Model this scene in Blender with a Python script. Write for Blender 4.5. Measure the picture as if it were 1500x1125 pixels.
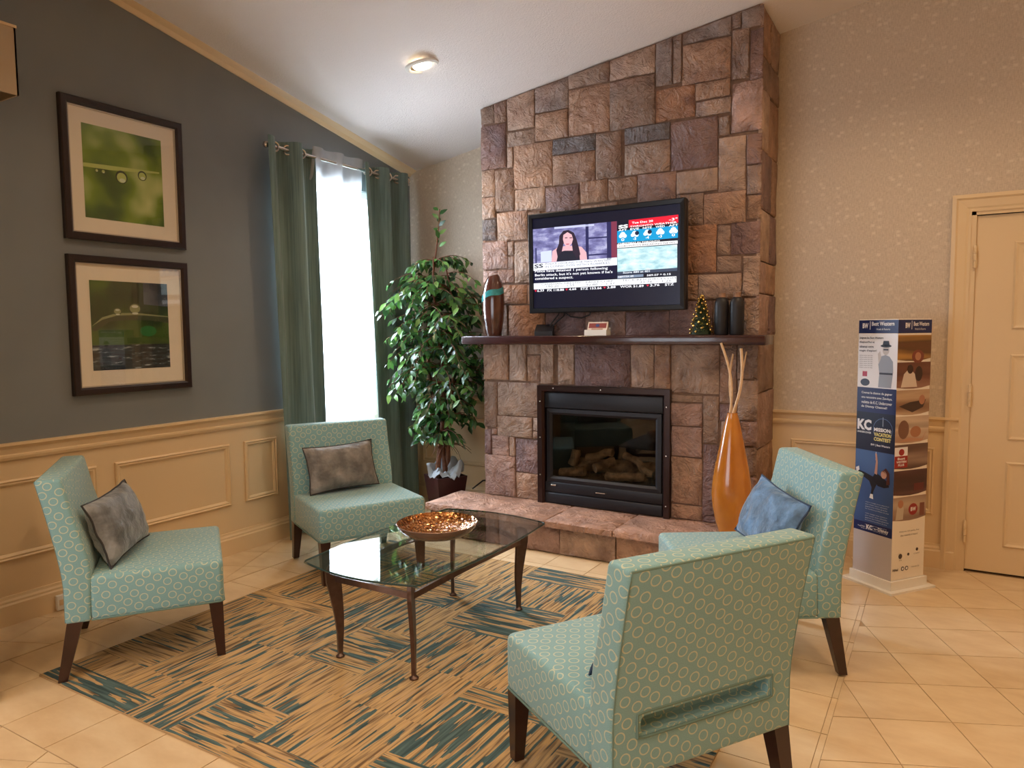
import bpy, bmesh, math, random
from mathutils import Vector, Matrix, noise

# ---------------------------------------------------------------- clear
for o in list(bpy.data.objects): bpy.data.objects.remove(o, do_unlink=True)
scene = bpy.context.scene
COL = scene.collection
random.seed(7)
PI = math.pi

# ---------------------------------------------------------------- camera
F, CX, CY, CZ, YAW, PITCH, ROLL = [1061.70668, 3.90219, -4.87923, 1.41828, -0.53878, -0.07399, -0.00874]
def cam_axes():
    f = Vector((math.sin(YAW)*math.cos(PITCH), math.cos(YAW)*math.cos(PITCH), math.sin(PITCH)))
    r = Vector((math.cos(YAW), -math.sin(YAW), 0)); u = r.cross(f)
    c, s = math.cos(ROLL), math.sin(ROLL)
    return c*r+s*u, -s*r+c*u, f
cd = bpy.data.cameras.new('camera'); cam = bpy.data.objects.new('camera', cd); COL.objects.link(cam)
r_, u_, f_ = cam_axes()
cam.matrix_world = Matrix(((r_.x, u_.x, -f_.x, CX), (r_.y, u_.y, -f_.y, CY), (r_.z, u_.z, -f_.z, CZ), (0, 0, 0, 1)))
cd.sensor_width = 36; cd.lens = 36*F/1500; cd.clip_start = .05
scene.camera = cam

# ---------------------------------------------------------------- world, lights, exposure
vs = scene.view_settings
vs.view_transform = 'Standard'; vs.look = 'None'; vs.exposure = 0.12; vs.gamma = 1.0; vs.use_curve_mapping = False
w = bpy.data.worlds.new('world'); scene.world = w; w.use_nodes = True
w.node_tree.nodes['Background'].inputs[0].default_value = (.80, .90, 1, 1)
w.node_tree.nodes['Background'].inputs[1].default_value = 2.0

WARM = (1, .73, .46)
def lamp(kind, name, loc, energy, color, rot=(0, 0, 0), **kw):
    l = bpy.data.lights.new(name, kind); l.energy = energy; l.color = color
    for k, v in kw.items(): setattr(l, k, v)
    o = bpy.data.objects.new(name, l); COL.objects.link(o); o.location = loc; o.rotation_euler = rot
    return o
# daylight arriving at the window, just outside its pane, facing into the room
lamp('AREA', 'window_daylight', (-.95, -.85, 2.15), 760, (.74, .87, 1), (0, -math.radians(64), 0), shape='RECTANGLE', size=2.3, size_y=1.8)
# daylight at the lobby's glazed front behind the camera (it is what the mantel and wallpaper mirror)
lamp('AREA', 'lobby_front_daylight', (1.5, -7.5, 1.7), 50, (.92, .94, 1), (PI/2, 0, 0), shape='RECTANGLE', size=2.7, size_y=2.2)

def ceil_z(x, y): return 2.733+.174*x-y*max(.03, .197-.055*x)
# recessed ceiling spots of the lobby outside the frame
for (x, y, e) in ((1.3, -2.75, 30), (2.5, -3.1, 50), (3.9, -2.6, 50), (3.5, -1.2, 42), (4.9, -1.3, 40), (1.6, -4.9, 50), (3.0, -5.2, 95), (4.9, -4.4, 85)):
    lamp('SPOT', 'ceiling_spot_light', (x, y, ceil_z(x, y)-.03), e, WARM, spot_size=2.3, spot_blend=.7, shadow_soft_size=.07)

# ---------------------------------------------------------------- helpers
def link(o, parent=None):
    COL.objects.link(o)
    if parent is not None: o.parent = parent
    return o
def tag(o, label=None, cat=None, group=None, kind=None):
    if label: o['label'] = label
    if cat: o['category'] = cat
    if group: o['group'] = group
    if kind: o['kind'] = kind
    return o
def thing(name, label, cat, loc=(0, 0, 0), rz=0, group=None):
    o = bpy.data.objects.new(name, None); o.empty_display_size = .1
    COL.objects.link(o); o.location = loc; o.rotation_euler = (0, 0, rz)
    return tag(o, label, cat, group)
def copy_tree(o, parent=None):
    c = o.copy(); link(c, parent)
    for ch in list(o.children): copy_tree(ch, c)
    return c

class MB:
    """collects shapes, builds ONE mesh object; 'o' is subtracted from every vertex"""
    def __init__(s, o=(0, 0, 0)): s.v = []; s.f = []; s.o = Vector(o); s.sm = []
    def add(s, vs, fs, smooth=False):
        b = len(s.v); s.v += [Vector(v)-s.o for v in vs]; s.f += [tuple(i+b for i in f) for f in fs]; s.sm += [smooth]*len(fs); return s
    def box(s, a, b):
        x0, y0, z0 = a; x1, y1, z1 = b
        return s.add([(x0,y0,z0),(x1,y0,z0),(x1,y1,z0),(x0,y1,z0),(x0,y0,z1),(x1,y0,z1),(x1,y1,z1),(x0,y1,z1)],
                     [(0,3,2,1),(4,5,6,7),(0,1,5,4),(1,2,6,5),(2,3,7,6),(3,0,4,7)])
    def rbox(s, a, b, r=.01, seg=2, smooth=True):
        bm = bmesh.new(); bmesh.ops.create_cube(bm, size=1)
        for v in bm.verts:
            v.co = Vector([(a[i]+b[i])/2+v.co[i]*(b[i]-a[i]) for i in range(3)])
        bmesh.ops.bevel(bm, geom=bm.edges[:], offset=r, segments=seg, profile=.5, affect='EDGES', clamp_overlap=True)
        return s.bm(bm, smooth)
    def bm(s, bm, smooth=False):
        bm.verts.ensure_lookup_table(); bm.verts.index_update()
        s.add([v.co.copy() for v in bm.verts], [[v.index for v in f.verts] for f in bm.faces], smooth); bm.free(); return s
    def lathe(s, prof, c=(0, 0, 0), n=24, smooth=True, sx=1, sy=1, cap=True):
        vs = []; fs = []; m = len(prof)
        for i in range(n):
            a = 2*PI*i/n
            for (r, z) in prof: vs.append((c[0]+r*math.cos(a)*sx, c[1]+r*math.sin(a)*sy, c[2]+z))
        for i in range(n):
            j = (i+1) % n
            for k in range(m-1): fs.append((i*m+k, j*m+k, j*m+k+1, i*m+k+1))
        if cap and prof[0][0] > 1e-5: fs.append(tuple(i*m for i in range(n))[::-1])
        if cap and prof[-1][0] > 1e-5: fs.append(tuple(i*m+m-1 for i in range(n)))
        return s.add(vs, fs, smooth)
    def tube(s, pts, r, n=8, smooth=True, closed=False, flat=1.0):
        pts = [Vector(p) for p in pts]; k = len(pts); rs = r if isinstance(r, (list, tuple)) else [r]*k
        vs = []; fs = []; up = None
        for i, p in enumerate(pts):
            a = pts[i-1] if (i or closed) else p; b = pts[(i+1) % k] if (i < k-1 or closed) else p
            t = (b-a).normalized()
            if up is None: up = t.orthogonal().normalized()
            up = (up-t*up.dot(t)).normalized(); sd = t.cross(up)
            for j in range(n):
                an = 2*PI*j/n; vs.append(p+(up*math.cos(an)+sd*math.sin(an)*flat)*rs[i])
        m = k if closed else k-1
        for i in range(m):
            i2 = (i+1) % k
            for j in range(n): fs.append((i*n+j, i*n+(j+1) % n, i2*n+(j+1) % n, i2*n+j))
        if not closed: fs.append(tuple(range(n))[::-1]); fs.append(tuple((k-1)*n+j for j in range(n)))
        return s.add(vs, fs, smooth)
    def prism(s, poly, fn, h0, h1, smooth=False):
        n = len(poly); vs = [fn(a, b, h0) for a, b in poly]+[fn(a, b, h1) for a, b in poly]
        return s.add(vs, [tuple(range(n))[::-1], tuple(range(n, 2*n))]+[(i, (i+1) % n, n+(i+1) % n, n+i) for i in range(n)], smooth)
    def loop(s, rect, prof, fn):
        """profile (inset, height) swept round a rectangle (u0,v0,u1,v1) with mitred corners"""
        u0, v0, u1, v1 = rect; m = len(prof); vs = []
        for (cu, cv, du, dv) in ((u0, v0, 1, 1), (u1, v0, -1, 1), (u1, v1, -1, -1), (u0, v1, 1, -1)):
            for (t, h) in prof: vs.append(fn(cu+du*t, cv+dv*t, h))
        fs = []
        for i in range(4):
            j = (i+1) % 4
            for k in range(m): fs.append((i*m+k, j*m+k, j*m+(k+1) % m, i*m+(k+1) % m))
        return s.add(vs, fs)
    def build(s, name, mat, parent=None, fix=True):
        me = bpy.data.meshes.new(name); me.from_pydata([tuple(v) for v in s.v], [], s.f)
        if fix:
            bm = bmesh.new(); bm.from_mesh(me); bmesh.ops.recalc_face_normals(bm, faces=bm.faces[:]); bm.to_mesh(me); bm.free()
        for i, p in enumerate(me.polygons): p.use_smooth = s.sm[i]
        if any(s.sm) and hasattr(me, 'set_sharp_from_angle'): me.set_sharp_from_angle(angle=math.radians(50))
        if mat: me.materials.append(mat)
        me.update()
        return link(bpy.data.objects.new(name, me), parent)

def box_uv(me, sc=1.0):
    uv = me.uv_layers.new(name='uv') if not me.uv_layers else me.uv_layers[0]
    for p in me.polygons:
        n = p.normal; k = max(range(3), key=lambda i: abs(n[i]))
        for li in p.loop_indices:
            c = me.vertices[me.loops[li].vertex_index].co
            uv.data[li].uv = ((c.y, c.z) if k == 0 else (c.x+.37, c.z) if k == 1 else (c.x+.37, c.y+.11))

# ---------------------------------------------------------------- materials
class NT:
    def __init__(s, name):
        s.m = bpy.data.materials.new(name); s.m.use_nodes = True; s.t = s.m.node_tree; s.N = s.t.nodes; s.L = s.t.links
        s.b = s.N['Principled BSDF']; s.out = s.N['Material Output']
    def n(s, typ, **kw):
        nd = s.N.new(typ)
        for k, v in kw.items():
            if k.startswith('i_'):
                key = k[2:]; key = int(key) if key.isdigit() else key.replace('_', ' ')
                nd.inputs[key].default_value = v
            else: setattr(nd, k, v)
        return nd
    def l(s, a, b): s.L.new(a, b)
    def coord(s, kind, scale=(1, 1, 1), rot=(0, 0, 0), loc=(0, 0, 0)):
        if kind == 'world': c = s.n('ShaderNodeNewGeometry').outputs['Position']
        else: c = s.n('ShaderNodeTexCoord').outputs[kind]
        m = s.n('ShaderNodeMapping'); m.inputs['Scale'].default_value = scale; m.inputs['Rotation'].default_value = rot; m.inputs['Location'].default_value = loc
        s.l(c, m.inputs[0]); return m.outputs[0]
    def noise(s, vec, scale, detail=3, rough=.5):
        t = s.n('ShaderNodeTexNoise'); t.inputs['Scale'].default_value = scale; t.inputs['Detail'].default_value = detail; t.inputs['Roughness'].default_value = rough
        if vec is not None: s.l(vec, t.inputs['Vector'])
        return t.outputs['Fac']
    def ramp(s, fac, stops, interp='LINEAR'):
        r = s.n('ShaderNodeValToRGB'); e = r.color_ramp.elements; r.color_ramp.interpolation = interp
        while len(e) < len(stops): e.new(.5)
        for el, (p, c) in zip(e, stops): el.position = p; el.color = (*c, 1) if len(c) == 3 else c
        s.l(fac, r.inputs[0]); return r.outputs[0]
    def mix(s, fac, a, b, mode='MIX'):
        m = s.n('ShaderNodeMix', data_type='RGBA', blend_type=mode)
        for sock, v in ((m.inputs[0], fac), (m.inputs[6], a), (m.inputs[7], b)):
            if isinstance(v, (int, float)): sock.default_value = v
            elif isinstance(v, (tuple, list)): sock.default_value = (*v, 1) if len(v) == 3 else v
            else: s.l(v, sock)
        return m.outputs[2]
    def math(s, op, a, b=None, clamp=False):
        m = s.n('ShaderNodeMath', operation=op, use_clamp=clamp)
        for sock, v in ((m.inputs[0], a), (m.inputs[1], b)):
            if v is None: continue
            if isinstance(v, (int, float)): sock.default_value = v
            else: s.l(v, sock)
        return m.outputs[0]
    def bump(s, h, strength=.3, dist=.01):
        b = s.n('ShaderNodeBump'); b.inputs['Strength'].default_value = strength; b.inputs['Distance'].default_value = dist
        s.l(h, b.inputs['Height']); s.l(b.outputs[0], s.b.inputs['Normal'])
    def col(s, c): 
        if isinstance(c, (tuple, list)): s.b.inputs['Base Color'].default_value = (*c, 1)
        else: s.l(c, s.b.inputs['Base Color'])
    def p(s, **kw):
        for k, v in kw.items(): s.b.inputs[k.replace('_', ' ')].default_value = v
        return s

def plain(name, c, rough=.5, metal=0, spec=.5, noisy=0, nscale=20, bump=0, bscale=80, coat=0, sheen=0):
    t = NT(name); t.p(Roughness=rough, Metallic=metal); t.b.inputs['Specular IOR Level'].default_value = spec
    t.b.inputs['Coat Weight'].default_value = coat; t.b.inputs['Coat Roughness'].default_value = .1
    if sheen: t.b.inputs['Sheen Weight'].default_value = sheen
    if noisy:
        v = t.noise(t.coord('world'), nscale, 4); lo = tuple(x*(1-noisy) for x in c); hi = tuple(min(1, x*(1+noisy)) for x in c)
        t.col(t.ramp(v, [(.3, lo), (.7, hi)]))
    else: t.col(c)
    if bump: t.bump(t.noise(t.coord('world'), bscale, 3), bump, .004)
    return t.m
def glow(name, c, st=1.0):
    t = NT(name); t.col((.005, .005, .005)); t.b.inputs['Emission Color'].default_value = (*c, 1); t.b.inputs['Emission Strength'].default_value = st; t.p(Roughness=.25); return t.m
def srgb(r, g, b): return tuple(((x/255+.055)/1.055)**2.4 if x > 10 else x/255/12.92 for x in (r, g, b))
def clear_glass(name, tint=(1, 1, 1), refl=1.0):
    t = NT(name); tr = t.n('ShaderNodeBsdfTransparent'); tr.inputs[0].default_value = (*tint, 1)
    g = t.n('ShaderNodeBsdfGlossy'); g.inputs['Roughness'].default_value = .01
    lw = t.n('ShaderNodeLayerWeight'); lw.inputs[0].default_value = .5
    f = t.math('ADD', t.math('MULTIPLY', t.math('POWER', lw.outputs['Facing'], 5), .95), .045)
    mx = t.n('ShaderNodeMixShader'); t.l(t.math('MULTIPLY', f, refl, True), mx.inputs[0]); t.l(tr.outputs[0], mx.inputs[1]); t.l(g.outputs[0], mx.inputs[2]); t.l(mx.outputs[0], t.out.inputs[0])
    return t.m

M = {}
def teal_wall():
    t = NT('teal_wall_paint'); v = t.noise(t.coord('world'), 3, 2)
    t.col(t.ramp(v, [(.3, srgb(120, 125, 129)), (.7, srgb(125, 130, 133))])); t.p(Roughness=.7); t.bump(t.noise(t.coord('world'), 260, 2), .12, .002); return t.m
M['teal'] = teal_wall()
M['cream'] = plain('cream_paint', srgb(226, 198, 156), .45)
M['door'] = plain('cream_door_paint', srgb(222, 196, 156), .4)
def ceiling_mat():
    t = NT('stippled_ceiling'); t.col(srgb(232, 224, 220)); t.p(Roughness=.85); t.bump(t.noise(t.coord('world'), 95, 4, .6), .45, .008); return t.m
M['ceil'] = ceiling_mat()
def wallpaper():
    t = NT('woven_wallpaper')
    a = t.noise(t.coord('world', (9, 9, 60)), 6, 3); b = t.noise(t.coord('world', (60, 60, 9)), 4, 2)
    fine = t.mix(.5, t.ramp(a, [(.3, srgb(184, 166, 144)), (.7, srgb(218, 202, 182))]), t.ramp(b, [(.35, srgb(186, 168, 146)), (.65, srgb(216, 200, 180))]))
    # scattered lighter woven blocks
    vo = t.n('ShaderNodeTexVoronoi', feature='F1', distance='CHEBYCHEV'); t.l(t.coord('world', (1, 1, 1.4)), vo.inputs['Vector']); vo.inputs['Scale'].default_value = 21; vo.inputs['Randomness'].default_value = .9
    blk = t.ramp(vo.outputs['Distance'], [(.12, (1, 1, 1)), (.3, (0, 0, 0))])
    sep = t.n('ShaderNodeSeparateColor'); t.l(vo.outputs['Color'], sep.inputs[0])
    k = t.math('MULTIPLY', blk, t.math('GREATER_THAN', sep.outputs[0], .45)); k = t.math('MULTIPLY', k, .36)
    t.col(t.mix(k, fine, srgb(240, 228, 210))); t.p(Roughness=.38); t.b.inputs['Specular IOR Level'].default_value = .4
    t.bump(a, .25, .003); return t.m
M['paper'] = wallpaper()
def tile_mat():
    t = NT('glazed_floor_tile'); oi = t.n('ShaderNodeObjectInfo')
    v = t.noise(t.coord('world', (1, 2.2, 1), (0, 0, .5)), 4.5, 4, .6)
    a = t.ramp(v, [(.3, srgb(208, 178, 138)), (.55, srgb(222, 196, 158)), (.75, srgb(231, 209, 175))])
    t.col(t.mix(.25, a, t.ramp(oi.outputs['Random'], [(0, srgb(200, 168, 126)), (1, srgb(232, 210, 174))]))); t.p(Roughness=.3); t.b.inputs['Specular IOR Level'].default_value = .45
    t.bump(v, .08, .01); return t.m
M['tile'] = tile_mat()
M['grout'] = plain('tile_grout', srgb(178, 150, 116), .8)
def stone_mat():
    t = NT('split_stone'); oi = t.n('ShaderNodeObjectInfo')
    pos = t.n('ShaderNodeNewGeometry').outputs['Position']; add = t.n('ShaderNodeVectorMath', operation='ADD'); t.l(pos, add.inputs[0])
    cb = t.n('ShaderNodeCombineXYZ'); t.l(t.math('MULTIPLY', oi.outputs['Random'], 40), cb.inputs[0]); t.l(cb.outputs[0], add.inputs[1]); vec = add.outputs[0]
    v = t.noise(vec, 9, 5, .6); v2 = t.noise(vec, 3.2, 3)
    c = t.mix(1, oi.outputs['Color'], t.ramp(v, [(.28, (.62, .58, .56)), (.5, (1, 1, 1)), (.74, (1.35, 1.3, 1.25))]), 'MULTIPLY')
    c = t.mix(t.ramp(v2, [(.5, (0, 0, 0)), (.70, (.6, .6, .6))]), c, srgb(166, 128, 108))
    c = t.mix(t.ramp(t.noise(vec, 5.5, 3), [(.56, (0, 0, 0)), (.74, (.55, .55, .55))]), c, srgb(116, 86, 82))
    t.col(c); t.p(Roughness=.58); t.b.inputs['Specular IOR Level'].default_value = .4
    rn = t.n('ShaderNodeTexNoise'); rn.inputs['Scale'].default_value = 7; rn.inputs['Detail'].default_value = 5; rn.inputs['Roughness'].default_value = .62; rn.inputs['Distortion'].default_value = 1.1; t.l(vec, rn.inputs['Vector'])
    rid = t.math('ABSOLUTE', t.math('SUBTRACT', rn.outputs['Fac'], .5))
    h = t.math('ADD', t.math('MULTIPLY', rid, 1.8), t.math('ADD', v, t.math('MULTIPLY', t.noise(vec, 38, 4, .6), .3))); t.bump(h, 1.0, .04); return t.m
M['stone'] = stone_mat()
M['mortar'] = plain('dark_mortar', srgb(118, 92, 76), .9, noisy=.2, nscale=40, bump=.5)
M['wood_dark'] = plain('dark_espresso_wood', srgb(48, 22, 16), .3, noisy=.25, nscale=14, coat=.25)
M['mantel'] = plain('dark_mahogany_wood', srgb(52, 20, 18), .22, noisy=.2, nscale=10, bump=.15, bscale=60, coat=.5)
M['frame_wood'] = plain('dark_brown_frame', srgb(38, 24, 22), .35, noisy=.2)
M['black_metal'] = plain('black_painted_steel', srgb(26, 25, 32), .45, .2)
M['black'] = plain('matte_black', (.006, .006, .007), .6)
M['chrome'] = plain('brushed_nickel', (.62, .58, .53), .25, 1)
M['bronze'] = plain('bronze_brown_metal', srgb(104, 84, 76), .3, .85, noisy=.15, nscale=30)
M['white'] = plain('white_plastic', srgb(235, 230, 222), .4)

# ---------------------------------------------------------------- room shell
X1, Y0 = 6.0, -7.0
def struct(o): o['kind'] = 'structure'; return o
WY0, WY1, WZ0, WZ1 = -1.32, -.38, .70, 2.50     # window opening in the left wall
T = .15
def wall_left():
    m = MB()
    def blk(ya, yb, za, zb=None):
        vs = []
        for x in (-T, 0):
            for y in (ya, yb):
                vs += [(x, y, za), (x, y, zb if zb is not None else ceil_z(0, y)+.02)]
        m.add(vs, [(0,1,3,2),(4,6,7,5),(0,4,5,1),(2,3,7,6),(1,5,7,3),(0,2,6,4)])
    blk(Y0, WY0, .86); blk(WY1, T, .86); blk(WY0, WY1, WZ1)
    return struct(m.build('wall_left', M['teal']))
wall_left()
def wains_left():
    m = MB()
    m.box((-T, Y0, 0), (.0, WY0, .86)); m.box((-T, WY1, 0), (.0, T, .86)); m.box((-T, WY0, 0), (.0, WY1, WZ0))
    return struct(m.build('wall_left_wainscot', M['cream']))
wains_left()
DX0, DX1, DZ = 4.03, 4.94, 2.04
def wall_back():
    m = MB()
    def blk(xa, xb, za, zb=None):
        vs = []
        for y in (0, T):
            for x in (xa, xb): vs += [(x, y, za), (x, y, zb if zb is not None else ceil_z(x, 0)+.02)]
        m.add(vs, [(0,1,3,2),(4,6,7,5),(0,4,5,1),(2,3,7,6),(1,5,7,3),(0,2,6,4)])
    blk(0, DX0, .86); blk(DX0, DX1, DZ); blk(DX1, X1+T, .86)
    struct(m.build('wall_back', M['paper']))
    m = MB(); m.box((0, 0, 0), (DX0, T, .86)); m.box((DX1, 0, 0), (X1+T, T, .86))
    struct(m.build('wall_back_wainscot', M['cream']))
wall_back()
m = MB(); m.box((X1, Y0, 0), (X1+T, 0, 4.6)); struct(m.build('wall_right', M['cream']))
m = MB(); m.box((-T, Y0-T, 0), (.2, Y0, 4.6)); m.box((2.8, Y0-T, 0), (X1+T, Y0, 4.6)); m.box((.2, Y0-T, 2.6), (2.8, Y0, 4.6)); m.box((.2, Y0-T, 0), (2.8, Y0, .35)); struct(m.build('wall_front', M['cream']))
def ceiling():
    xs = [-T+i*(X1+2*T)/24 for i in range(25)]; ys = [Y0-T+i*(T-Y0+T)/24 for i in range(25)]
    vs = [(x, y, ceil_z(max(0, x), y)) for x in xs for y in ys]; n = len(vs)
    vs += [(x, y, z+.1) for x, y, z in vs]
    fs = []
    for i in range(24):
        for j in range(24):
            a = i*25+j; fs += [(a, a+1, a+26, a+25), (n+a, n+a+25, n+a+26, n+a+1)]
    m = MB(); m.add(vs, fs, True); struct(m.build('ceiling', M['ceil'], fix=False))
ceiling()
# crown trim rising along the left wall
m = MB(); prof = [(0, -.03), (.012, -.03), (.03, -.012), (.06, -.006), (.075, .0), (.075, .02), (0, .02)]
vs = []; K = 9
for i in range(K):
    y = 0+(Y0)*i/(K-1)
    for (a, b) in prof: vs.append((a, y, ceil_z(a, y)+b))
fs = [(i*7+k, i*7+(k+1) % 7, (i+1)*7+(k+1) % 7, (i+1)*7+k) for i in range(K-1) for k in range(7)]
m.add(vs, fs); struct(m.build('trim_1', M['cream']))

RAIL = [(0, -.085), (.012, -.085), (.018, -.07), (.018, -.06), (.012, -.055), (.012, -.03), (.022, -.018), (.034, -.012), (.034, 0), (0, 0)]
BASE = [(0, 0), (.022, 0), (.022, .10), (.016, .108), (.016, .118), (.010, .128), (.008, .142), (0, .142)]
PANEL = [(0, 0), (0, .010), (.008, .016), (.014, .010), (.022, .012), (.032, .004), (.034, 0)]
def molding(name, prof, fn, a, b, z0):
    m = MB(); n = len(prof); vs = [fn(a, t, z0+z) for t, z in prof]+[fn(b, t, z0+z) for t, z in prof]
    m.add(vs, [tuple(range(n))[::-1], tuple(range(n, 2*n))]+[(i, (i+1) % n, n+(i+1) % n, n+i) for i in range(n)])
    return struct(m.build(name, M['cream']))
fl = lambda s, t, z: (t, s, z)            # along the left wall
fb = lambda s, t, z: (s, -t, z)           # along the back wall
ZR = .893; k = 2
for fn, a, b in ((fl, Y0, WY0), (fl, WY1, 0), (fb, .04, 1.02), (fb, 2.955, 3.98), (fb, 5.05, X1)):
    molding('trim_%d' % k, RAIL, fn, a, b, ZR); k += 1
for nm, fn, a, b in (('baseboard_left', fl, Y0, 0), ('baseboard_back', fb, .02, 1.02), ('baseboard_back_right', fb, 2.955, 3.98), ('baseboard_far_right', fb, 5.05, X1)):
    molding(nm, BASE, fn, a, b, 0)
for fn, a, b in ((fl, -4.5, -3.6), (fl, -3.46, -2.72), (fl, -2.62, -1.877), (fl, -1.764, -1.5), (fb, .10, .93), (fb, 3.07, 3.867)):
    m = MB(); m.loop((a, .315, b, .712), PANEL, (lambda u, v, h, fn=fn: fn(u, h, v))); struct(m.build('trim_%d' % k, M['cream'])); k += 1

# partition end at the near left with its own baseboard
m = MB(); m.box((0, -3.86, 0), (.79, -3.60, ceil_z(.8, -3.6)+.05)); struct(m.build('wall_partition', M['cream']))
m = MB(); m.prism([(0, -3.875), (.81, -3.875), (.81, -3.585), (0, -3.585)], lambda a, b, h: (a, b, h), 0, .1); m.prism([(0, -3.87), (.80, -3.87), (.80, -3.59), (0, -3.59)], lambda a, b, h: (a, b, h), .1, .142)
struct(m.build('baseboard_partition', M['cream']))

# window: lined opening, frame, mullion, pane
wt = struct(bpy.data.objects.new('window_1', None)); COL.objects.link(wt); wt.location = (-.08, (WY0+WY1)/2, WZ0)
om = wt.location
m = MB(om); m.loop((WY0, WZ0, WY1, WZ1), [(0, -.04), (0, .04), (.05, .04), (.05, -.04)], lambda u, v, h: (-.08+h, u, v)); m.build('window_frame', M['white'], wt)
m = MB(om); m.box((-.095, WY0+.05, 1.5), (-.065, WY1-.05, 1.54)); m.build('mullion', M['white'], wt)
M['pane'] = clear_glass('window_glass')
m = MB(om); m.box((-.083, WY0+.05, WZ0+.05), (-.077, WY1-.05, 1.5)); m.build('pane', M['pane'], wt)
m = MB(om); m.box((-.083, WY0+.05, 1.54), (-.077, WY1-.05, WZ1-.05)); m.build('pane', M['pane'], wt)
m = MB(om); m.box((-.04, WY0-.03, WZ0-.03), (.03, WY1+.03, WZ0)); m.build('window_sill', M['cream'], wt)

w2 = struct(bpy.data.objects.new('window_2', None)); COL.objects.link(w2); w2.location = (1.5, Y0, .35); o2 = w2.location
m = MB(o2); m.loop((.2, .35, 2.8, 2.6), [(0, -.03), (0, .03), (.06, .03), (.06, -.03)], lambda u, v, h: (u, Y0-.07+h, v)); m.build('window_frame', M['white'], w2)
for x in (1.05, 1.9): m = MB(o2); m.box((x-.025, Y0-.09, .41), (x+.025, Y0-.05, 2.54)); m.build('mullion', M['white'], w2)
for a, b in ((.26, 1.025), (1.075, 1.875), (1.925, 2.74)): m = MB(o2); m.box((a, Y0-.073, .41), (b, Y0-.067, 2.54)); m.build('pane', M['pane'], w2)

# door with casing, raised panels and hinges
dt = struct(bpy.data.objects.new('door_1', None)); COL.objects.link(dt); dt.location = (DX0, 0, 0); od = dt.location
m = MB(od); m.box((DX0+.004, .012, .012), (DX1-.004, .055, DZ-.004)); m.build('door_leaf', M['door'], dt)
for (xa, xb) in ((4.215, 4.43), (4.55, 4.765)):
    for (za, zb) in ((.166, .655), (.779, 1.261), (1.401, 1.883)):
        m = MB(od); m.loop((xa, za, xb, zb), [(0, -.004), (0, .004), (.008, .009), (.02, .003), (.034, .001), (.034, -.004)], lambda u, v, h: (u, .012-h, v))
        m.box((xa+.034, .0105, za+.034), (xb-.034, .016, zb-.034)); m.build('door_panel', M['door'], dt)
m = MB(od); m.box((DX0, -.005, 0), (DX0+.003, .06, DZ)); m.box((DX0-.022, -.004, 0), (DX0, .12, DZ+.02)); m.box((DX1, -.004, 0), (DX1+.022, .12, DZ+.02)); m.box((DX0-.022, -.004, DZ), (DX1+.022, .12, DZ+.02)); m.build('jamb', M['door'], dt)
m = MB(od)
CAS = [(0, 0), (0, .022), (.02, .026), (.03, .018), (.07, .014), (.08, .010), (.095, .010), (.095, 0)]
vs = []
for (x, z, dx, dz) in ((DX0-.117, 0, 1, 0), (DX0-.117, DZ+.115, 1, -1), (DX1+.117, DZ+.115, -1, -1), (DX1+.117, 0, -1, 0)):
    vs += [(x+dx*t, -h, z+dz*t) for t, h in CAS]
m.add(vs, [(i*8+q, (i+1)*8+q, (i+1)*8+(q+1) % 8, i*8+(q+1) % 8) for i in range(3) for q in range(8)]); m.build('casing', M['door'], dt)
for z in (.235, 1.02, 1.805):
    m = MB(od); m.lathe([(.009, -.06), (.009, -.022)], (DX0, -.012, z), 10); m.lathe([(.0095, -.02), (.0095, .02)], (DX0, -.012, z), 10); m.lathe([(.009, .022), (.009, .06), (.004, .068)], (DX0, -.012, z), 10); m.build('hinge', M['door'], dt)
m = MB(od); m.lathe([(.0, 0), (.024, .0), (.028, .02), (.024, .04), (.012, .05)], (0, 0, 0), 14)
for v in m.v: v.x, v.y, v.z = DX1-.07-od.x+v.x, .012-v.z, 1.0+v.y
m.build('door_knob', M['chrome'], dt)
m = MB(); m.box((DX0, .05, -.01), (DX1, .16, .002)); struct(m.build('trim_threshold', M['black']))
m = MB(); m.box((DX0-.1, .13, 0), (DX1+.1, .15, DZ+.1)); struct(m.build('wall_behind_door', M['black']))

# ---------------------------------------------------------------- floor: grout bed and tiles (square border round the rug, turned field beyond)
BX0, BX1, BY0, BY1 = .42, 3.59, -3.66, -.88
fo = MB(); fo.box((-T, Y0-T, -.1), (X1+T, T, -.003)); floor = struct(fo.build('floor', M['grout']))
def clip(poly, a, b, c):                   # keep a*x+b*y <= c
    out = []
    for i in range(len(poly)):
        p, q = poly[i], poly[(i+1) % len(poly)]; dp = a*p[0]+b*p[1]-c; dq = a*q[0]+b*q[1]-c
        if dp <= 0: out.append(p)
        if dp*dq < 0: t = dp/(dp-dq); out.append((p[0]+t*(q[0]-p[0]), p[1]+t*(q[1]-p[1])))
    return out
def area(poly): return abs(sum(poly[i][0]*poly[(i+1) % len(poly)][1]-poly[(i+1) % len(poly)][0]*poly[i][1] for i in range(len(poly)))/2)
def shrink(poly, d):
    cx = sum(p[0] for p in poly)/len(poly); cy = sum(p[1] for p in poly)/len(poly); out = []
    for x, y in poly:
        l = math.hypot(x-cx, y-cy) or 1; k = max(0, 1-d*1.3/l); out.append((cx+(x-cx)*k, cy+(y-cy)*k))
    return out
far_tiles = MB(); PIECES = []
def tile(poly, z=0):
    if len(poly) < 3 or area(poly) < .0012: return
    PIECES.append(shrink(poly, .0022))
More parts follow.
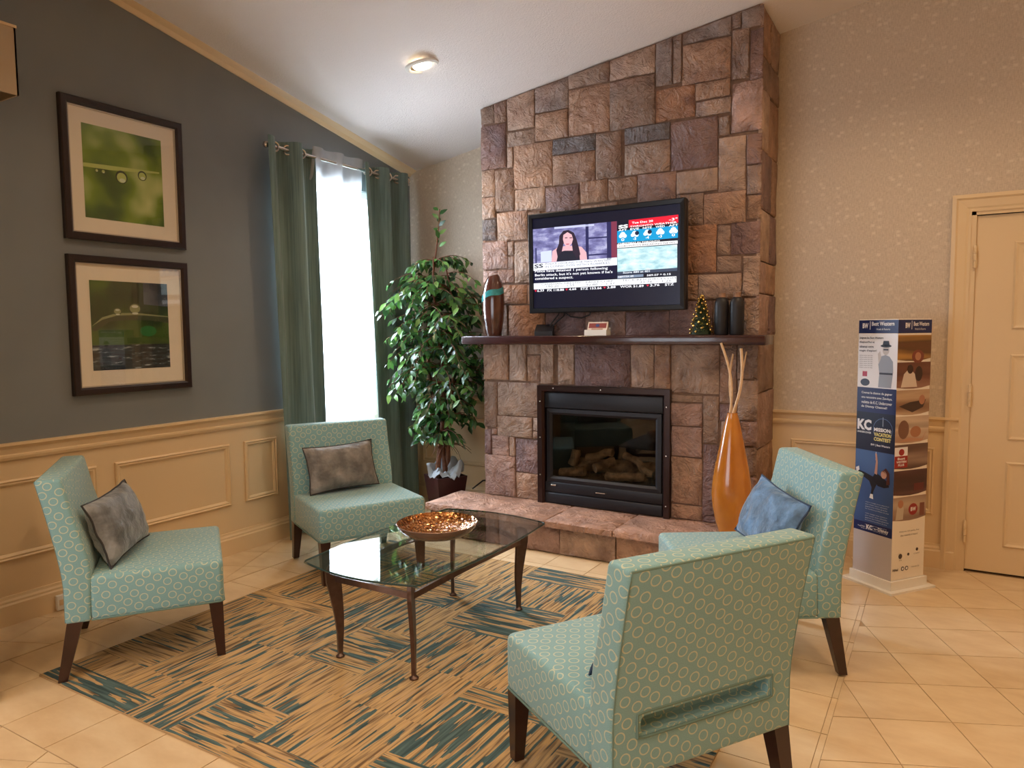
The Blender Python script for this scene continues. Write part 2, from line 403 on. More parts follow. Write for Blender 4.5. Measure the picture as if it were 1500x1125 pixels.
def lay(poly, rank):
    cx = sum(p[0] for p in poly)/len(poly); cy = sum(p[1] for p in poly)/len(poly)
    vis = rank < 290
    m = MB((cx, cy, 0)) if vis else far_tiles
    m.prism(poly, lambda a, b, h: (a, b, h), -.006, 0)
    if vis:
        o = m.build('tile', M['tile'], floor); o.location = (cx, cy, 0)
P = .2855
for i in range(-2, 13):
    for j in range(-1, 12):
        x, y = 1.0+(i-0)*P, -3.374-P+.0+j*P
        q = [(x, y), (x+P, y), (x+P, y+P), (x, y+P)]
        for a, b, c in ((1, 0, BX1), (-1, 0, -BX0), (0, 1, BY1), (0, -1, -BY0)): q = clip(q, a, b, c) if q else q
        if not q: continue
        cx = sum(p[0] for p in q)/len(q); cy = sum(p[1] for p in q)/len(q)
        if .95 < cx < 3.05 and -3.15 < cy < -1.4: far_tiles.prism(q, lambda a, b, h: (a, b, h), -.006, -.001); continue   # under the rug
        tile(q)
an = math.radians(24.0); ca, sa = math.cos(an), math.sin(an)
PD = .284
for i in range(-30, 34):
    for j in range(-34, 24):
        u, v = 2.56-.005+.0+i*PD, -3.37+j*PD
        def W(a, b): return (a*ca-b*sa, a*sa+b*ca)
        # u axis = direction 24 deg, v axis = 114 deg; phases from measured joints
        q = []
        for (du, dv) in ((0, 0), (1, 0), (1, 1), (0, 1)): q.append(W(u+du*PD, v+dv*PD))
        if max(p[0] for p in q) < 0 or min(p[0] for p in q) > X1 or max(p[1] for p in q) < Y0 or min(p[1] for p in q) > 0: continue
        for a, b, c in ((1, 0, X1), (-1, 0, 0), (0, 1, 0), (0, -1, -Y0)): q = clip(q, a, b, c) if q else q
        if not q: continue
        for reg in (((1, 0, BX0),), ((-1, 0, -BX1),), ((0, 1, BY0), (1, 0, BX1), (-1, 0, -BX0)), ((0, -1, -BY1), (1, 0, BX1), (-1, 0, -BX0))):
            r = q
            for a, b, c in reg: r = clip(r, a, b, c) if r else r
            if r: tile(r)
def in_view(q):
    cx = sum(p[0] for p in q)/len(q); cy = sum(p[1] for p in q)/len(q); d = Vector((cx, cy, 0))-cam.location; z = d.dot(f_)
    if z < .3: return 1e3+d.length
    u, v = F*d.dot(r_)/z, -F*d.dot(u_)/z
    return d.length if abs(u) < 790 and abs(v) < 600 else 1e3+d.length
PIECES.sort(key=in_view)
for i_, q_ in enumerate(PIECES): lay(q_, i_ if in_view(q_) < 1e3 else 999)
o = far_tiles.build('tile_field', M['tile'], floor); o['kind'] = 'stuff'

# ---------------------------------------------------------------- rug
def rug_mat():
    t = NT('striped_carpet'); uv = t.n('ShaderNodeTexCoord').outputs['UV']
    mp = t.n('ShaderNodeMapping'); mp.inputs['Scale'].default_value = (4.5, 80, 1); t.l(uv, mp.inputs[0])
    mp2 = t.n('ShaderNodeMapping'); mp2.inputs['Scale'].default_value = (3.6, 52, 1); t.l(uv, mp2.inputs[0])
    mp3 = t.n('ShaderNodeMapping'); mp3.inputs['Scale'].default_value = (4, 7, 1); t.l(uv, mp3.inputs[0])
    a = t.noise(mp.outputs[0], 1, 2, .5); b = t.noise(mp2.outputs[0], 1, 2, .4); c = t.noise(mp3.outputs[0], 1, 1)
    at = t.n('ShaderNodeAttribute', attribute_name='teal'); 
    base = t.ramp(a, [(.34, srgb(114, 92, 70)), (.46, srgb(168, 140, 104)), (.56, srgb(200, 164, 112)), (.68, srgb(178, 150, 120))])
    th = t.math('ADD', t.math('MULTIPLY', c, .34), t.math('MULTIPLY', at.outputs['Fac'], .30))
    k = t.math('GREATER_THAN', t.math('ADD', b, th), .80)
    teal = t.ramp(a, [(.35, srgb(60, 78, 80)), (.65, srgb(92, 114, 114))])
    t.col(t.mix(k, base, teal)); t.p(Roughness=.95); t.b.inputs['Specular IOR Level'].default_value = .1
    t.bump(t.noise(t.coord('world'), 420, 2), .5, .004); return t.m
M['rug'] = rug_mat()
RX0, RX1, RY0, RY1 = .71, 3.29, -3.39, -1.17
def rug():
    rnd = random.Random(5); me = bpy.data.meshes.new('rug'); vs = []; fs = []; uvs = []; tl = []
    xs = [RX0, 1.31, 1.865, 2.33, 2.82, RX1]
    for c in range(len(xs)-1):
        y = RY0; k = c
        while y < RY1-.02:
            h = rnd.choice((.13, .40, .44, .36)) if k != c else (.13 if c % 2 == 0 else .30)
            y2 = min(RY1, y+h); 
            if RY1-y2 < .1: y2 = RY1
            # one block may be split lengthwise into two pieces
            cuts = [xs[c], xs[c+1]]
            if rnd.random() < .35: cuts.insert(1, xs[c]+(xs[c+1]-xs[c])*rnd.choice((.45, .55, .75)))
            for a, b in zip(cuts, cuts[1:]):
                i0 = len(vs); vs += [(a, y, .008), (b, y, .008), (b, y2, .008), (a, y2, .008)]; fs.append((i0, i0+1, i0+2, i0+3))
                d = (k+c) % 2 if (b-a) > .3 else 1; ou, ov = rnd.random()*50, rnd.random()*50
                q = [(a, y), (b, y), (b, y2), (a, y2)]
                uvs += [((u+ou, v+ov) if d == 0 else (v+ou, u+ov)) for u, v in q]
                tl.append(rnd.choice((0, .15, .3, .42, .52)))
            y = y2; k += 1
    i0 = len(vs); vs += [(x, y, z) for z in (.0005, .008) for x, y in ((RX0, RY0), (RX1, RY0), (RX1, RY1), (RX0, RY1))]
    for i in range(4): fs.append((i0+i, i0+(i+1) % 4, i0+4+(i+1) % 4, i0+4+i)); uvs += [(0, 0)]*4; tl.append(0)
    me.from_pydata(vs, [], fs); uv = me.uv_layers.new(name='uv')
    for i, c in enumerate(uvs): uv.data[i].uv = c
    at = me.attributes.new('teal', 'FLOAT', 'FACE')
    for i, c in enumerate(tl): at.data[i].value = c
    me.materials.append(M['rug']); o = bpy.data.objects.new('area_rug', me); COL.objects.link(o)
    tag(o, 'flat rug of tan and teal streaked parquet blocks under the glass coffee table', 'rug')
rug()
STONES = '''1.057,1.149,2.866,9.0,b
1.15,1.25,2.856,9.0,b
1.054,1.244,2.549,2.854,p
1.25,1.472,2.789,9.0,t
1.249,1.472,2.681,2.784,t
1.473,1.724,2.874,9.0,g
1.472,1.723,2.689,2.873,o
1.724,2.02,2.991,9.0,b
1.724,2.021,2.685,2.988,o
1.249,1.303,2.54,2.684,t
1.303,1.606,2.385,2.684,o
1.606,1.921,2.579,2.685,k
1.606,1.921,2.378,2.578,o
1.921,2.101,2.385,2.68,b
1.056,1.151,2.359,2.55,t
1.148,1.307,2.249,2.538,b
1.058,1.153,2.208,2.359,t
1.306,1.55,2.236,2.388,t
1.55,1.803,2.208,2.376,p
1.807,2.004,2.242,2.391,o
2.008,2.207,2.24,2.381,o
2.018,2.32,2.989,9.0,t
2.019,2.321,2.681,2.986,b
2.32,2.431,2.903,9.0,g
2.431,2.489,2.903,9.0,b
2.487,2.779,3.117,9.0,g
2.488,2.781,2.879,3.115,o
2.778,2.837,3.148,9.0,b
2.837,2.989,3.134,9.0,g
2.785,2.886,2.857,3.14,b
2.886,2.987,2.843,3.128,p
2.321,2.572,2.688,2.883,O
2.571,2.783,2.776,2.88,o
2.572,2.785,2.68,2.772,t
2.785,2.984,2.556,2.843,m
2.119,2.42,2.579,2.683,k
2.42,2.71,2.38,2.675,p
2.709,2.781,2.549,2.664,b
2.119,2.421,2.386,2.577,t
2.207,2.458,2.191,2.387,m
2.458,2.713,2.236,2.374,t
2.711,2.875,2.224,2.542,t
2.874,2.985,2.364,2.54,p
2.88,2.988,2.193,2.361,g
2.459,2.628,2.042,2.235,b
2.628,2.879,2.035,2.225,o
2.879,2.99,2.05,2.19,o
2.466,2.71,1.753,2.044,O
2.709,2.792,1.852,2.039,b
2.792,2.988,1.85,2.041,p
2.711,2.861,1.749,1.849,b
2.862,2.992,1.605,1.843,t
2.6,2.862,1.592,1.746,t
2.468,2.6,1.593,1.749,o
2.42,2.692,1.382,1.59,p
2.692,2.872,1.381,1.589,b
2.872,2.996,1.38,1.598,t
1.053,1.159,2.054,2.205,k
1.16,1.41,2.041,2.243,t
1.051,1.251,1.851,2.047,m
1.251,1.304,1.94,2.038,t
1.25,1.303,1.844,1.937,t
1.303,1.49,1.742,2.03,t
1.41,1.516,2.029,2.228,b
1.049,1.302,1.748,1.845,m
1.046,1.192,1.386,1.747,b
1.193,1.404,1.602,1.739,O
1.404,1.574,1.598,1.735,o
1.191,1.246,1.386,1.6,b
1.246,1.545,1.385,1.596,O
1.546,1.846,1.382,1.547,p
1.846,2.131,1.381,1.536,m
2.131,2.421,1.38,1.53,p
1.516,1.813,2.017,2.215,b
1.813,2.078,1.874,2.233,t
2.078,2.502,1.973,2.192,o
1.493,1.812,1.731,2.018,m
2.078,2.466,1.599,1.974,t
1.812,2.079,1.542,1.874,o
1.576,1.812,1.547,1.73,t
2.079,2.468,1.535,1.599,b
1.009,1.251,1.064,1.301,o
1.251,1.396,1.062,1.302,t
1.397,1.507,1.248,1.302,t
1.396,1.506,1.059,1.246,o
1.506,1.61,1.049,1.301,t
1.642,1.766,1.045,1.299,t
1.001,1.15,0.716,1.052,b
1.151,1.498,0.811,1.054,t
1.148,1.441,0.657,0.809,t
1.441,1.496,0.716,0.812,t
1.44,1.496,0.658,0.714,t
0.997,1.099,0.522,0.709,p
1.1,1.147,0.666,0.714,m
1.098,1.25,0.515,0.666,m
1.25,1.298,0.521,0.663,t
1.298,1.495,0.412,0.655,p
0.998,1.299,0.214,0.522,m
1.298,1.496,0.214,0.412,o
1.766,2.164,1.04,1.295,p
2.164,2.324,1.042,1.295,t
2.324,2.432,1.041,1.293,o
2.432,2.736,1.017,1.295,t
2.435,2.638,0.962,1.01,t
2.436,2.636,0.814,0.96,m
2.437,2.637,0.622,0.812,m
2.439,2.64,0.321,0.619,o
2.44,2.642,0.212,0.319,o
2.636,2.738,0.715,1.01,b
2.64,2.748,0.221,0.712,p
2.735,2.841,0.968,1.301,b
2.737,2.844,0.859,0.966,p
2.84,2.965,1.115,1.302,b
2.843,2.968,0.869,1.112,t
2.745,2.862,0.598,0.86,b
2.862,2.969,0.714,0.866,m
2.864,2.971,0.534,0.711,b
2.749,2.867,0.231,0.596,o
2.867,2.973,0.235,0.531,m'''

# ---------------------------------------------------------------- stone fireplace
FX0, FX1, FY = 1.035, 2.965, -.489          # chimney face
IX0, IX1, IZ1, HZ = 1.498, 2.437, 1.04, .222  # insert opening, hearth height
TINT = dict(t=(176, 148, 130), o=(172, 136, 112), O=(166, 120, 90), b=(150, 124, 108), p=(130, 104, 102), m=(170, 138, 126), g=(146, 128, 120), k=(116, 106, 104))
fp = thing('fireplace', 'tall chimney breast and raised hearth of brown and purple stone blocks', 'fireplace', ((FX0+FX1)/2, -.5, 0)); of = fp.location
FB = -.477                                    # face of the core behind the stones
m = MB(of)
def core(xa, xb, za, zb=None, yb=-.005):
    vs = []
    for y in (FB, yb):
        for x in (xa, xb): vs += [(x, y, za), (x, y, zb if zb is not None else ceil_z(x, y)-.002)]
    m.add(vs, [(0,1,3,2),(4,6,7,5),(0,4,5,1),(2,3,7,6),(1,5,7,3),(0,2,6,4)])
core(FX0+.025, IX0, 0); core(IX1, FX1-.025, 0); core(IX0, IX1, IZ1); core(IX0, IX1, 0, HZ-.002)
m.build('chimney_core', M['mortar'], fp)
srnd = random.Random(11)
def stone(quad, fn, tint, depth=.013, name='stone', gap=.0035, bulge=.006, n=7):
    """quad: BL, BR, TR, TL in face coordinates; fn(u, v, h) -> point, h outwards"""
    cu = sum(q[0] for q in quad)/4; cv = sum(q[1] for q in quad)/4
    sd = srnd.random()*90; vs = []; fs = []
    (a, b, c, d) = quad; wu = max(.02, abs(b[0]-a[0])); wv = max(.02, abs(d[1]-a[1]))
    gu, gv = gap/wu, gap/wv; tilt = (srnd.uniform(-.003, .003), srnd.uniform(-.003, .003)); off = srnd.uniform(-.004, .003)
    b_ = min(.2, .010/max(wu, wv)); e = [0, b_, .3, .52, .72, 1-b_, 1]
    for i in range(n):
        for j in range(n):
            s, t = gu+(1-2*gu)*e[i], gv+(1-2*gv)*e[j]
            u = (a[0]*(1-s)+b[0]*s)*(1-t)+(d[0]*(1-s)+c[0]*s)*t; v = (a[1]*(1-s)+b[1]*s)*(1-t)+(d[1]*(1-s)+c[1]*s)*t
            edge = (i in (0, n-1)) or (j in (0, n-1))
            nz = noise.noise(Vector((u*9+sd, v*9, 0)))+.5*noise.noise(Vector((u*21+sd, v*21, 3)))
            if edge: u += noise.noise(Vector((v*14, sd, 1)))*.004; v += noise.noise(Vector((u*14, sd, 5)))*.004
            h = off+tilt[0]*(s*2-1)+tilt[1]*(t*2-1)+nz*bulge+(-.005 if edge else .0)
            vs.append((u, v, h))
    for i in range(n-1):
        for j in range(n-1): k = i*n+j; fs.append((k, k+n, k+n+1, k+1))
    ring = [i*n for i in range(n)]+[(n-1)*n+j for j in range(1, n)]+[i*n+n-1 for i in range(n-2, -1, -1)]+[j for j in range(n-2, 0, -1)]
    b0 = len(vs); vs += [(vs[k][0], vs[k][1], -depth) for k in ring]; R = len(ring)
    for k in range(R): fs.append((ring[k], ring[(k+1) % R], b0+(k+1) % R, b0+k))
    fs.append(tuple(b0+k for k in range(R)))
    c3 = Vector(fn(cu, cv, 0)); mb = MB(c3); mb.add([fn(*p) for p in vs], fs, True)
    o = mb.build(name, M['stone'], fp); o.location = c3-of
    k = srnd.uniform(.88, 1.1); o.color = (*[x*k for x in srgb(*TINT[tint])], 1)
    return o
ff = lambda u, v, h: (u, FY-h, v)
for ln in STONES.split('\n'):
    l, r, b, t, c = ln.split(','); l, r, b, t = map(float, (l, r, b, t))
    if l < 1.075: l = FX0
    if r > 2.90: r = FX1
    if t > 5: tl, tr = ceil_z(l, FY)-.006, ceil_z(r, FY)-.006
    else: tl = tr = t
    if b < 1.0 and r > IX0+.02 and l < IX1-.02 and b < IZ1: b = max(b, IZ1+.004)
    if b < .27: b = HZ+.002
    if t > 1.34 and b < 1.42 and b > 1.3: b = 1.36
    if b < 1.3 and t > 1.26: tl = tr = 1.36
    stone([(l, b), (r, b), (r, tr), (l, tl)], ff, c)
# returns of the chimney: one stone per course
for side, X, fn in (('r', FX1, lambda u, v, h: (FX1+h-.004, u, v)), ('l', FX0, lambda u, v, h: (FX0-h+.004, u, v))):
    z = HZ if side == 'l' else .002; rr = random.Random(3 if side == 'r' else 4)
    while True:
        zt = z+rr.choice((.19, .25, .30, .34)); top = ceil_z(X, -.45)-.006; last = zt > top-.12
        ys = [FY+.006, -.012] if rr.random() < .55 else [FY+.006, rr.uniform(-.32, -.18), -.012]
        for ya, yb in zip(ys, ys[1:]):
            q = [(ya, z), (yb, z), (yb, ceil_z(X, yb)-.006 if last else zt), (ya, ceil_z(X, ya)-.006 if last else zt)]
            stone(q, fn, rr.choice('obtpmo'), .020)
        if last: break
        z = zt
# raised hearth: core, riser stones, top slabs
HX0, HX1, HY = .81, 3.06, -.911
m = MB(of); m.box((HX0+.03, -.85, .002), (HX1-.03, FB-.001, .17)); m.build('hearth_core', M['mortar'], fp)
fr = lambda u, v, h: (u, -.878-h, v)
xs = [HX0+.03, 1.16, 1.50, 1.848, 2.227, 2.50, 2.80, HX1-.03]
for a, b, c in zip(xs, xs[1:], 'opmtobo'): stone([(a, .002), (b, .002), (b, .176), (a, .176)], fr, c, .03)
for X, fn in ((HX0+.03, lambda u, v, h: (HX0+.03-h, u, v)), (HX1-.03, lambda u, v, h: (HX1-.03+h, u, v))):
    ye = -.50 if X < 1.5 else -.01
    for a, b in ((-.876, -.7), (-.7, ye)): stone([(a, .002), (b, .002), (b, .176), (a, .176)], fn, 'o', .025)
ft = lambda u, v, h: (u, v, HZ-.002+h)
xs = [HX0, 1.755, 2.22, HX1]
for i, (a, b) in enumerate(zip(xs, xs[1:])):
    yb = FY+.015
    o = stone([(a, HY), (b, HY), (b, yb), (a, yb)], ft, 'm' if i % 2 else 't', .044, 'hearth_slab', .003, .003)
    o.color = (*srgb(186, 146, 126), 1)

# ---------------------------------------------------------------- mantel shelf
m = MB((2.0, -.59, 1.32))
m.rbox((.985, -.689, 1.322), (3.044, FY+.012, 1.38), .006, 2)
o = m.build('mantel_shelf', M['mantel']); o.location = (2.0, -.59, 1.32)
tag(o, 'long dark mahogany mantel shelf across the stone chimney', 'shelf')

# ---------------------------------------------------------------- gas fireplace insert
gi = thing('fireplace_insert', 'black gas fireplace insert with glass front and ceramic logs', 'fireplace insert', ((IX0+IX1)/2, FY, HZ)); og = gi.location
M['ins_frame'] = plain('dark_brown_steel_frame', srgb(46, 24, 22), .3, .4, coat=.3)
m = MB(og)
vs = []; PR = [(0, -.05), (0, .03), (.035, .03), (.047, .012), (.047, -.05)]
for (x, z, dx, dz) in ((IX0-.002, HZ, 1, 0), (IX0-.002, IZ1, 1, -1), (IX1+.002, IZ1, -1, -1), (IX1+.002, HZ, -1, 0)): vs += [(x+dx*t, FY-h, z+dz*t) for t, h in PR]
m.add(vs, [(i*5+q, (i+1)*5+q, (i+1)*5+(q+1) % 5, i*5+(q+1) % 5) for i in range(3) for q in range(5)]); fr_ = m.build('surround_frame', M['ins_frame'], gi)
for (x, z) in [(IX0+.02, z) for z in (.42, .68, .93)]+[(IX1-.02, z) for z in (.30, .62, .93)]+[(1.97, IZ1-.018), (1.62, IZ1-.018)]:
    m = MB(og); m.lathe([(.006, 0), (.005, .003), (0, .004)], (0, 0, 0), 8)
    for v in m.v: w3 = v+og; v.x, v.y, v.z = w3.x+x-og.x, FY-.03-w3.z-og.y, w3.y+z-og.z
    m.build('bolt', M['chrome'], fr_)
a, b = IX0+.047, IX1-.047
m = MB(og); m.rbox((a, FY-.012, .885), (b, FY+.02, .992), .006); m.build('upper_panel', M['black_metal'], gi)
m = MB(og); m.rbox((a, FY-.010, .30), (b, FY+.02, .372), .005); m.rbox((a, FY-.016, HZ+.004), (b, FY+.02, .298), .006); lp = m.build('lower_panel', M['black_metal'], gi)
m = MB(og); m.tube([(1.93, FY-.012, .335), (1.935, FY-.024, .335), (2.0, FY-.024, .335), (2.005, FY-.012, .335)], .004, 6); m.build('pull_handle', M['chrome'], lp)
m = MB(og); m.rbox((1.59, FY-.014, .345), (1.63, FY-.008, .358), .002); m.build('badge', M['chrome'], lp)
m = MB(og); m.loop((a+.012, .372, b-.012, .88), [(0, -.04), (0, .004), (.025, .008), (.04, -.004), (.04, -.04)], lambda u, v, h: (u, FY-h, v)); m.build('glass_frame', M['black_metal'], gi)
M['fire_glass'] = clear_glass('firebox_glass', (.58, .57, .56), .8)
m = MB(og); m.box((a+.05, FY+.008, .41), (b-.05, FY+.012, .842)); m.build('glass', M['fire_glass'], gi)
m = MB(og)
x0, x1, y0, y1, z0, z1 = a+.005, b-.005, FY+.02, -.06, HZ+.01, .99
M['firebrick'] = plain('sooty_firebrick', srgb(62, 48, 42), .9, noisy=.4, nscale=12)
m.box((x0, y1, z0), (x1, y1+.01, z1)); m.box((x0, y0, z0), (x0+.01, y1, z1)); m.box((x1-.01, y0, z0), (x1, y1, z1)); m.box((x0, y0, z1-.01), (x1, y1, z1)); m.box((x0, y0, .39), (x1, y1, .40)); m.build('firebox', M['firebrick'], gi)
m = MB(og)
for i in range(60):
    x, y = srnd.uniform(x0+.08, x1-.08), srnd.uniform(y0+.03, y1-.03); r = srnd.uniform(.008, .018); m.lathe([(0, -.2*r), (r, .1*r), (.7*r, r), (0, 1.2*r)], (x, y, .40), 6)
e_ = m.build('ember_bed', plain('ember_gravel', srgb(70, 50, 40), .9, noisy=.5, nscale=60), gi); e_['kind'] = 'stuff'
M['log'] = plain('ceramic_log', srgb(206, 168, 126), .85, noisy=.55, nscale=22, bump=.8, bscale=40)
def log(p0, p1, r):
    p0, p1 = Vector(p0), Vector(p1); n = 9; pts = []; rs = []
    for i in range(n):
        t = i/(n-1); p = p0.lerp(p1, t); k = Vector((noise.noise(p*9), noise.noise(p*9+Vector((5, 0, 0))), noise.noise(p*9+Vector((0, 7, 0)))))*.02
        pts.append(p+k); rs.append(r*(1+.25*noise.noise(p*23)))
    mb = MB(og); mb.tube(pts, rs, 9); mb.build('log', M['log'], gi)
log((1.62, -.40, .435), (1.80, -.37, .44), .032); log((1.66, -.30, .46), (1.69, -.29, .57), .034); log((1.78, -.30, .53), (1.98, -.33, .58), .026); log((1.88, -.41, .47), (1.99, -.31, .51), .032)
log((1.98, -.42, .435), (2.24, -.40, .44), .028); log((2.05, -.28, .57), (2.28, -.36, .47), .026); log((1.64, -.20, .45), (2.3, -.18, .46), .05)

# ---------------------------------------------------------------- flat print helper
TEXTS = []
class Plane:
    """flat print on a surface: coordinates u (right), v (up) in metres from O, local to parent"""
    def __init__(s, parent, O, U, V):
        s.p = parent; s.O = Vector(O); s.U = Vector(U).normalized(); s.V = Vector(V).normalized(); s.Nn = s.U.cross(s.V)
    def at(s, u, v, k=0): return s.O+s.U*u+s.V*v+s.Nn*(k*.0006)
    def poly(s, name, pts, mat, k=1, parent=None):
        m = MB(); n = len(pts)
        m.add([s.at(u, v, k) for u, v in pts]+[s.at(u, v, k-.6) for u, v in pts], [tuple(range(n))]+[(i, n+i, n+(i+1) % n, (i+1) % n) for i in range(n)])
        return m.build(name, mat, parent or s.p)
    def rect(s, name, u0, v0, u1, v1, mat, k=1): return s.poly(name, [(u0, v0), (u1, v0), (u1, v1), (u0, v1)], mat, k)
    def ell(s, name, u, v, a, b, mat, k=1, n=18, rot=0):
        c, d = math.cos(rot), math.sin(rot)
        return s.poly(name, [(u+a*math.cos(t)*c-b*math.sin(t)*d, v+a*math.cos(t)*d+b*math.sin(t)*c) for t in [2*PI*i/n for i in range(n)]], mat, k)
    def text(s, body, quad, mat, k=3, name='lettering', bold=0.0):
        """quad: (u0, v0, u1, v1) box the text is fitted to, or four corner points BL BR TR TL"""
        if not isinstance(quad[0], (tuple, list)): u0, v0, u1, v1 = quad; quad = [(u0, v0), (u1, v0), (u1, v1), (u0, v1)]
        c = bpy.data.curves.new(name, 'FONT'); c.body = body; c.size = 1; c.resolution_u = 2; c.offset = bold
        o = bpy.data.objects.new(name, c); COL.objects.link(o); TEXTS.append((o, s, quad, mat, k, name))
def flush_text():
    bpy.context.view_layer.update(); dg = bpy.context.evaluated_depsgraph_get(); res = []
    for (o, pl, q, mat, k, name) in TEXTS: res.append(bpy.data.meshes.new_from_object(o.evaluated_get(dg)))
    for me, (o, pl, q, mat, k, name) in zip(res, TEXTS):
        c = o.data; bpy.data.objects.remove(o, do_unlink=True); bpy.data.curves.remove(c)
        if not me.vertices: continue
        xs = [v.co.x for v in me.vertices]; ys = [v.co.y for v in me.vertices]; x0, x1, y0, y1 = min(xs), max(xs), min(ys), max(ys)
        for v in me.vertices:
            s, t = (v.co.x-x0)/(x1-x0+1e-9), (v.co.y-y0)/(y1-y0+1e-9)
            u = (q[0][0]*(1-s)+q[1][0]*s)*(1-t)+(q[3][0]*(1-s)+q[2][0]*s)*t; w_ = (q[0][1]*(1-s)+q[1][1]*s)*(1-t)+(q[3][1]*(1-s)+q[2][1]*s)*t
            v.co = pl.at(u, w_, k)
        me.materials.clear(); me.materials.append(mat); me.name = name
        link(bpy.data.objects.new(name, me), pl.p)

# ---------------------------------------------------------------- television
TW, TH = 1.086, .655
tv = thing('television', 'wall mounted flat television showing a news broadcast above the mantel', 'television', (2.03, -.62, 1.858-TH/2), -.046); tv.rotation_euler = (.02, 0, -.046)
M['tvblack'] = plain('gloss_black_plastic', (.006, .006, .008), .3)
m = MB(); m.rbox((-TW/2, .006, 0), (TW/2, .055, TH), .008); m.build('case', M['tvblack'], tv)
m = MB(); m.loop((-TW/2, 0, TW/2, TH), [(0, -.012), (0, .004), (.006, .008), (.03, .006), (.034, -.006), (.034, -.012)], lambda u, v, h: (u, -h, v)); m.build('bezel', M['tvblack'], tv)
m = MB(); m.box((-.15, .055, .18), (.15, .128, .48)); m.build('wall_bracket', M['black_metal'], tv)
def TVc(x, y):                               # photo-crop measures -> screen coordinates
    u = (x-40)/1422; top = 175-140*u; bot = 1085-23*u; v = 1-(y-top)/(bot-top); return (-TW/2+u*TW, v*TH)
tp = Plane(tv, (0, .001, 0), (1, 0, 0), (0, 0, 1))
tp.Nn = Vector((0, -1, 0))
def tq(*pts): return [TVc(*p) for p in pts]
E1 = 1.2
G = {}
def gl(r, g, b):
    k = (r, g, b)
    if k not in G: G[k] = glow('screen_%d_%d_%d' % k, srgb(r, g, b), E1)
    return G[k]
tp.rect('screen', -TW/2+.033, .033, TW/2-.033, TH-.033, gl(12, 14, 34), 0)
def studio_mat():
    t = NT('screen_newsroom'); v = t.noise(t.coord('Object', (6, 1, 14)), 1.5, 4, .6)
    c = t.ramp(v, [(.3, srgb(70, 66, 110)), (.5, srgb(124, 122, 172)), (.7, srgb(196, 196, 226))]); t.col((.005, .005, .005)); t.l(c, t.b.inputs['Emission Color']); t.p(Roughness=.25); t.b.inputs['Emission Strength'].default_value = E1; return t.m
def snow_mat():
    t = NT('screen_snow'); v = t.noise(t.coord('Object', (8, 1, 20)), 1.5, 4, .6)
    c = t.ramp(v, [(.35, srgb(150, 196, 206)), (.55, srgb(206, 234, 238)), (.7, srgb(236, 246, 248))]); t.col((.005, .005, .005)); t.l(c, t.b.inputs['Emission Color']); t.p(Roughness=.25); t.b.inputs['Emission Strength'].default_value = E1; return t.m
tp.poly('screen_picture', tq((85, 622), (885, 572), (885, 240), (85, 308)), studio_mat(), 1)
for a, b in ((600, 628), (795, 835)): tp.poly('screen_picture', tq((a, 590), (b, 588), (b, 240+(885-b)*.085), (a, 240+(885-a)*.085)), gl(40, 40, 84), 2)
tp.poly('screen_picture', tq((835, 574), (885, 571), (885, 240), (835, 244)), gl(126, 52, 74), 2)
for y in (390, 545): tp.poly('screen_picture', tq((628, y+10), (795, y), (795, y-14), (628, y-4)), gl(46, 46, 92), 2)
tp.poly('screen_picture', tq((105, 620), (105, 480), (120, 479), (120, 619)), gl(60, 60, 104), 2)
tp.poly('screen_picture', tq((160, 612), (270, 606), (270, 500), (160, 515)), gl(206, 214, 236), 2)
tp.poly('screen_picture', tq((300, 288), (680, 262), (680, 280), (300, 306)), gl(196, 200, 236), 2)
# presenter
tp.poly('screen_picture', tq((268, 608), (278, 510), (330, 475), (400, 462), (480, 460), (560, 470), (605, 520), (612, 588)), gl(226, 176, 184), 3)
tp.poly('screen_picture', tq((318, 605), (340, 520), (400, 505), (480, 505), (540, 520), (545, 592)), gl(34, 34, 48), 4)
tp.poly('screen_picture', tq((330, 560), (318, 500), (345, 440), (350, 370), (390, 322), (440, 315), (490, 340), (515, 400), (535, 470), (550, 540), (520, 580), (480, 520), (470, 440), (390, 440), (370, 520)), gl(48, 36, 52), 5)
tp.poly('screen_picture', tq((395, 440), (385, 400), (390, 360), (430, 335), (470, 358), (482, 400), (470, 440), (440, 470), (415, 468)), gl(232, 178, 186), 6)
tp.poly('screen_picture', tq((412, 442), (448, 440), (440, 450), (420, 451)), gl(190, 90, 110), 7)
for x in (405, 450): tp.poly('screen_picture', tq((x, 392), (x+24, 390), (x+24, 382), (x, 384)), gl(70, 50, 60), 7)
# captions
tp.poly('screen_picture', tq((85, 690), (885, 642), (885, 572), (85, 622)), gl(240, 242, 250), 2)
tp.text('SS', tq((95, 668), (185, 660), (185, 622), (95, 632)), gl(50, 50, 60), 4, bold=.03)
tp.text('POLICE LOOKING FOR MAN WANTED', tq((208, 636), (825, 606), (825, 588), (208, 618)), gl(100, 100, 110), 4)
tp.text('IN CONNECTION WITH 6 ROBBERIES', tq((208, 662), (820, 630), (820, 612), (208, 644)), gl(100, 100, 110), 4)
tp.poly('screen_picture', tq((85, 806), (882, 762), (882, 644), (85, 692)), gl(14, 16, 48), 2)
tp.text('Police have detained 1 person following', tq((100, 712), (802, 688), (802, 655), (100, 685)), gl(250, 250, 255), 4, bold=.015)
tp.text("Berlin attack, but it's not yet known if he's", tq((100, 748), (845, 722), (845, 690), (100, 718)), gl(250, 250, 255), 4, bold=.015)
tp.text('considered a suspect.', tq((100, 782), (478, 768), (478, 738), (100, 750)), gl(250, 250, 255), 4, bold=.015)
tp.poly('screen_picture', tq((85, 862), (1390, 808), (1390, 752), (85, 806)), gl(240, 242, 246), 2)
tp.text('CANADIAN TIRE LTD', tq((165, 824), (545, 808), (545, 792), (165, 808)), gl(120, 118, 122), 4)
